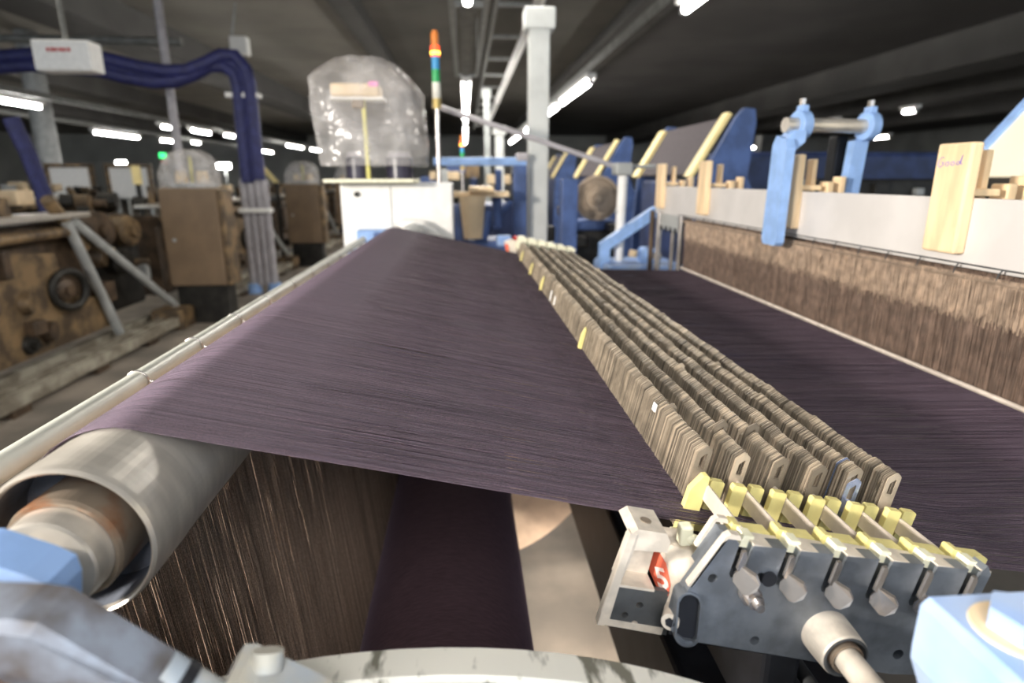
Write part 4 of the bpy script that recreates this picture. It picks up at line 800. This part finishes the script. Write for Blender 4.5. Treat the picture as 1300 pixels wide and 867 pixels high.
# ---- near machine parts
t = thing('roller_bracket', (-0.23, 0.26, 1.1), 'light blue bearing bracket holding the roller shaft, lower left', 'bracket')
YZ = lambda a, b, d: Vector((a, d, b))
def soft(poly, y0, y1, b):                                          # plate with a chamfered front
    cx = sum(p[0] for p in poly) / len(poly); cz = sum(p[1] for p in poly) / len(poly); mb = MB(); k = len(poly)
    inn = [(p[0] + (cx - p[0]) * b / math.hypot(p[0] - cx, p[1] - cz), p[1] + (cz - p[1]) * b / math.hypot(p[0] - cx, p[1] - cz)) for p in poly]
    P = [Vector((a, y0, z)) for a, z in inn] + [Vector((a, y0 + b, z)) for a, z in poly] + [Vector((a, y1, z)) for a, z in poly]
    return mb.add(P, [tuple(range(k)), tuple(range(2 * k, 3 * k))[::-1]] + [(q * k + i, q * k + (i + 1) % k, (q + 1) * k + (i + 1) % k, (q + 1) * k + i) for q in (0, 1) for i in range(k)])
soft([(-0.300, 1.290), (-0.226, 1.2865), (-0.204, 1.2760), (-0.1955, 1.2705), (-0.1945, 1.262), (-0.1990, 1.235), (-0.205, 1.200), (-0.300, 1.190)], 0.250, 0.278, 0.005).build('bearing_block', 'lblue', t)
MB().prism(ring_of(14, lambda a: (-0.2035 + 0.0022 * math.cos(a), 1.2615 + 0.0055 * math.sin(a))), YZ, 0.2488, 0.252).build('slot', 'black', t)
soft([(-0.300, 1.298), (-0.2285, 1.2815), (-0.2246, 1.2668), (-0.300, 1.262)], 0.236, 0.249, 0.002).build('cap_plate', 'gblue', t)
MB().cyl((-0.2180, 0.250, 1.2600), (-0.2180, 0.240, 1.2600), 0.0046, n=14).build('yellow_bolt', 'brass', t)
soft([(-0.250, 1.288), (-0.1840, 1.2815), (-0.1735, 1.2790), (-0.1330, 1.2413), (-0.1270, 1.2260), (-0.1526, 1.2255), (-0.1850, 1.2490), (-0.2065, 1.2610), (-0.250, 1.272)], 0.214, 0.240, 0.004).build('arm', 'worn', t)
soft([(-0.250, 1.278), (-0.2065, 1.2650), (-0.1830, 1.2520), (-0.1515, 1.2290), (-0.1500, 1.2200), (-0.1700, 1.2260), (-0.2065, 1.2530), (-0.250, 1.264)], 0.206, 0.216, 0.002).build('arm_edge', 'wornedge', t)
MB().cyl((-0.140, 0.232, 1.2380), (-0.085, 0.232, 1.1860), 0.0110, n=20).build('arm_rod', 'gblue', t)
MB().cyl((-0.134, 0.232, 1.2325), (-0.130, 0.232, 1.2290), 0.0118, n=20).build('rod_collar', 'black', t)
t2 = thing('loom_side_frame', (-0.25, 0.25, 0), 'dark iron side frame under the worn blue arm at lower left', 'loom frame')
MB().prism([(-0.42, 0.0), (-0.13, 0.0), (-0.13, 1.02), (-0.155, 1.21), (-0.2065, 1.252), (-0.42, 1.262)], YZ, 0.216, 0.236).build('plate', 'black', t2)
t = thing('grey_bolt_bracket', (-0.1, 0.24, 1.18), 'grey blue bracket with round bolt heads at the bottom edge', 'bracket')
MB().prism([(-0.122, 1.15), (-0.1165, 1.224), (-0.1115, 1.2310), (-0.1060, 1.2310), (-0.072, 1.207), (-0.066, 1.15)], lambda a, b, d: Vector((a, d, b)), 0.232, 0.256).build('body', 'gblue', t)
MB().cyl((-0.099, 0.246, 1.224), (-0.0985, 0.250, 1.2320), 0.0072, n=18).build('bolt_head', 'gblue', t)
MB().cyl((-0.0790, 0.224, 1.211), (-0.0785, 0.236, 1.2195), 0.0070, n=18).build('bolt_head', 'gblue', t)
MB().box((-0.12, 0.234, 0), (-0.07, 0.254, 1.15)).build('stem', 'black', t)
t = thing('blue_clamp_block', (0.27, 0.22, 1.15), 'pale blue clamp block with a big bolt head at the lower right corner', 'clamp')
soft([(0.2225, 1.2130), (0.2220, 1.2210), (0.2222, 1.2440), (0.2260, 1.2485), (0.340, 1.2485), (0.340, 1.195), (0.230, 1.195)], 0.165, 0.242, 0.003).build('upper_block', 'pblue', t)
MB().cbox((0.2130, 0.120, 1.08), (0.34, 0.236, 1.2030), 0.008).build('lower_block', 'pblue', t)
MB().cyl((0.2500, 0.216, 1.247), (0.2500, 0.216, 1.2497), 0.0205, 0.0195, 32).build('washer', 'beige', t)
MB().cyl((0.2510, 0.216, 1.2495), (0.2510, 0.216, 1.2595), 0.0150, n=6, smooth=False).build('bolt_head', 'pblue', t)
MB().box((0.24, 0.215, 0), (0.33, 0.25, 1.12)).build('stem', 'black', t)

# ---- loom beams under the sheet
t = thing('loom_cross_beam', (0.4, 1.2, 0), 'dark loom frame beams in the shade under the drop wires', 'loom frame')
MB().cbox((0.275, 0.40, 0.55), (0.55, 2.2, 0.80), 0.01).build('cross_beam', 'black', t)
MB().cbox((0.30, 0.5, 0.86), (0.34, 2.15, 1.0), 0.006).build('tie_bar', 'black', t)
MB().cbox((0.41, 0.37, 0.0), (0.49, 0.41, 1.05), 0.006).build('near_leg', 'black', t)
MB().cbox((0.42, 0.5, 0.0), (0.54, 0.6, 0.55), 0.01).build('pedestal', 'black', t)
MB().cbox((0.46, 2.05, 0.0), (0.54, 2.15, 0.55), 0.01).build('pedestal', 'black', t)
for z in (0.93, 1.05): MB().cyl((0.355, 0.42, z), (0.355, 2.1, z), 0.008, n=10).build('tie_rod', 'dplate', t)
print('objects', len(bpy.data.objects), 'tris', sum(len(o.data.polygons) * 2 for o in bpy.data.objects if o.type == 'MESH'))
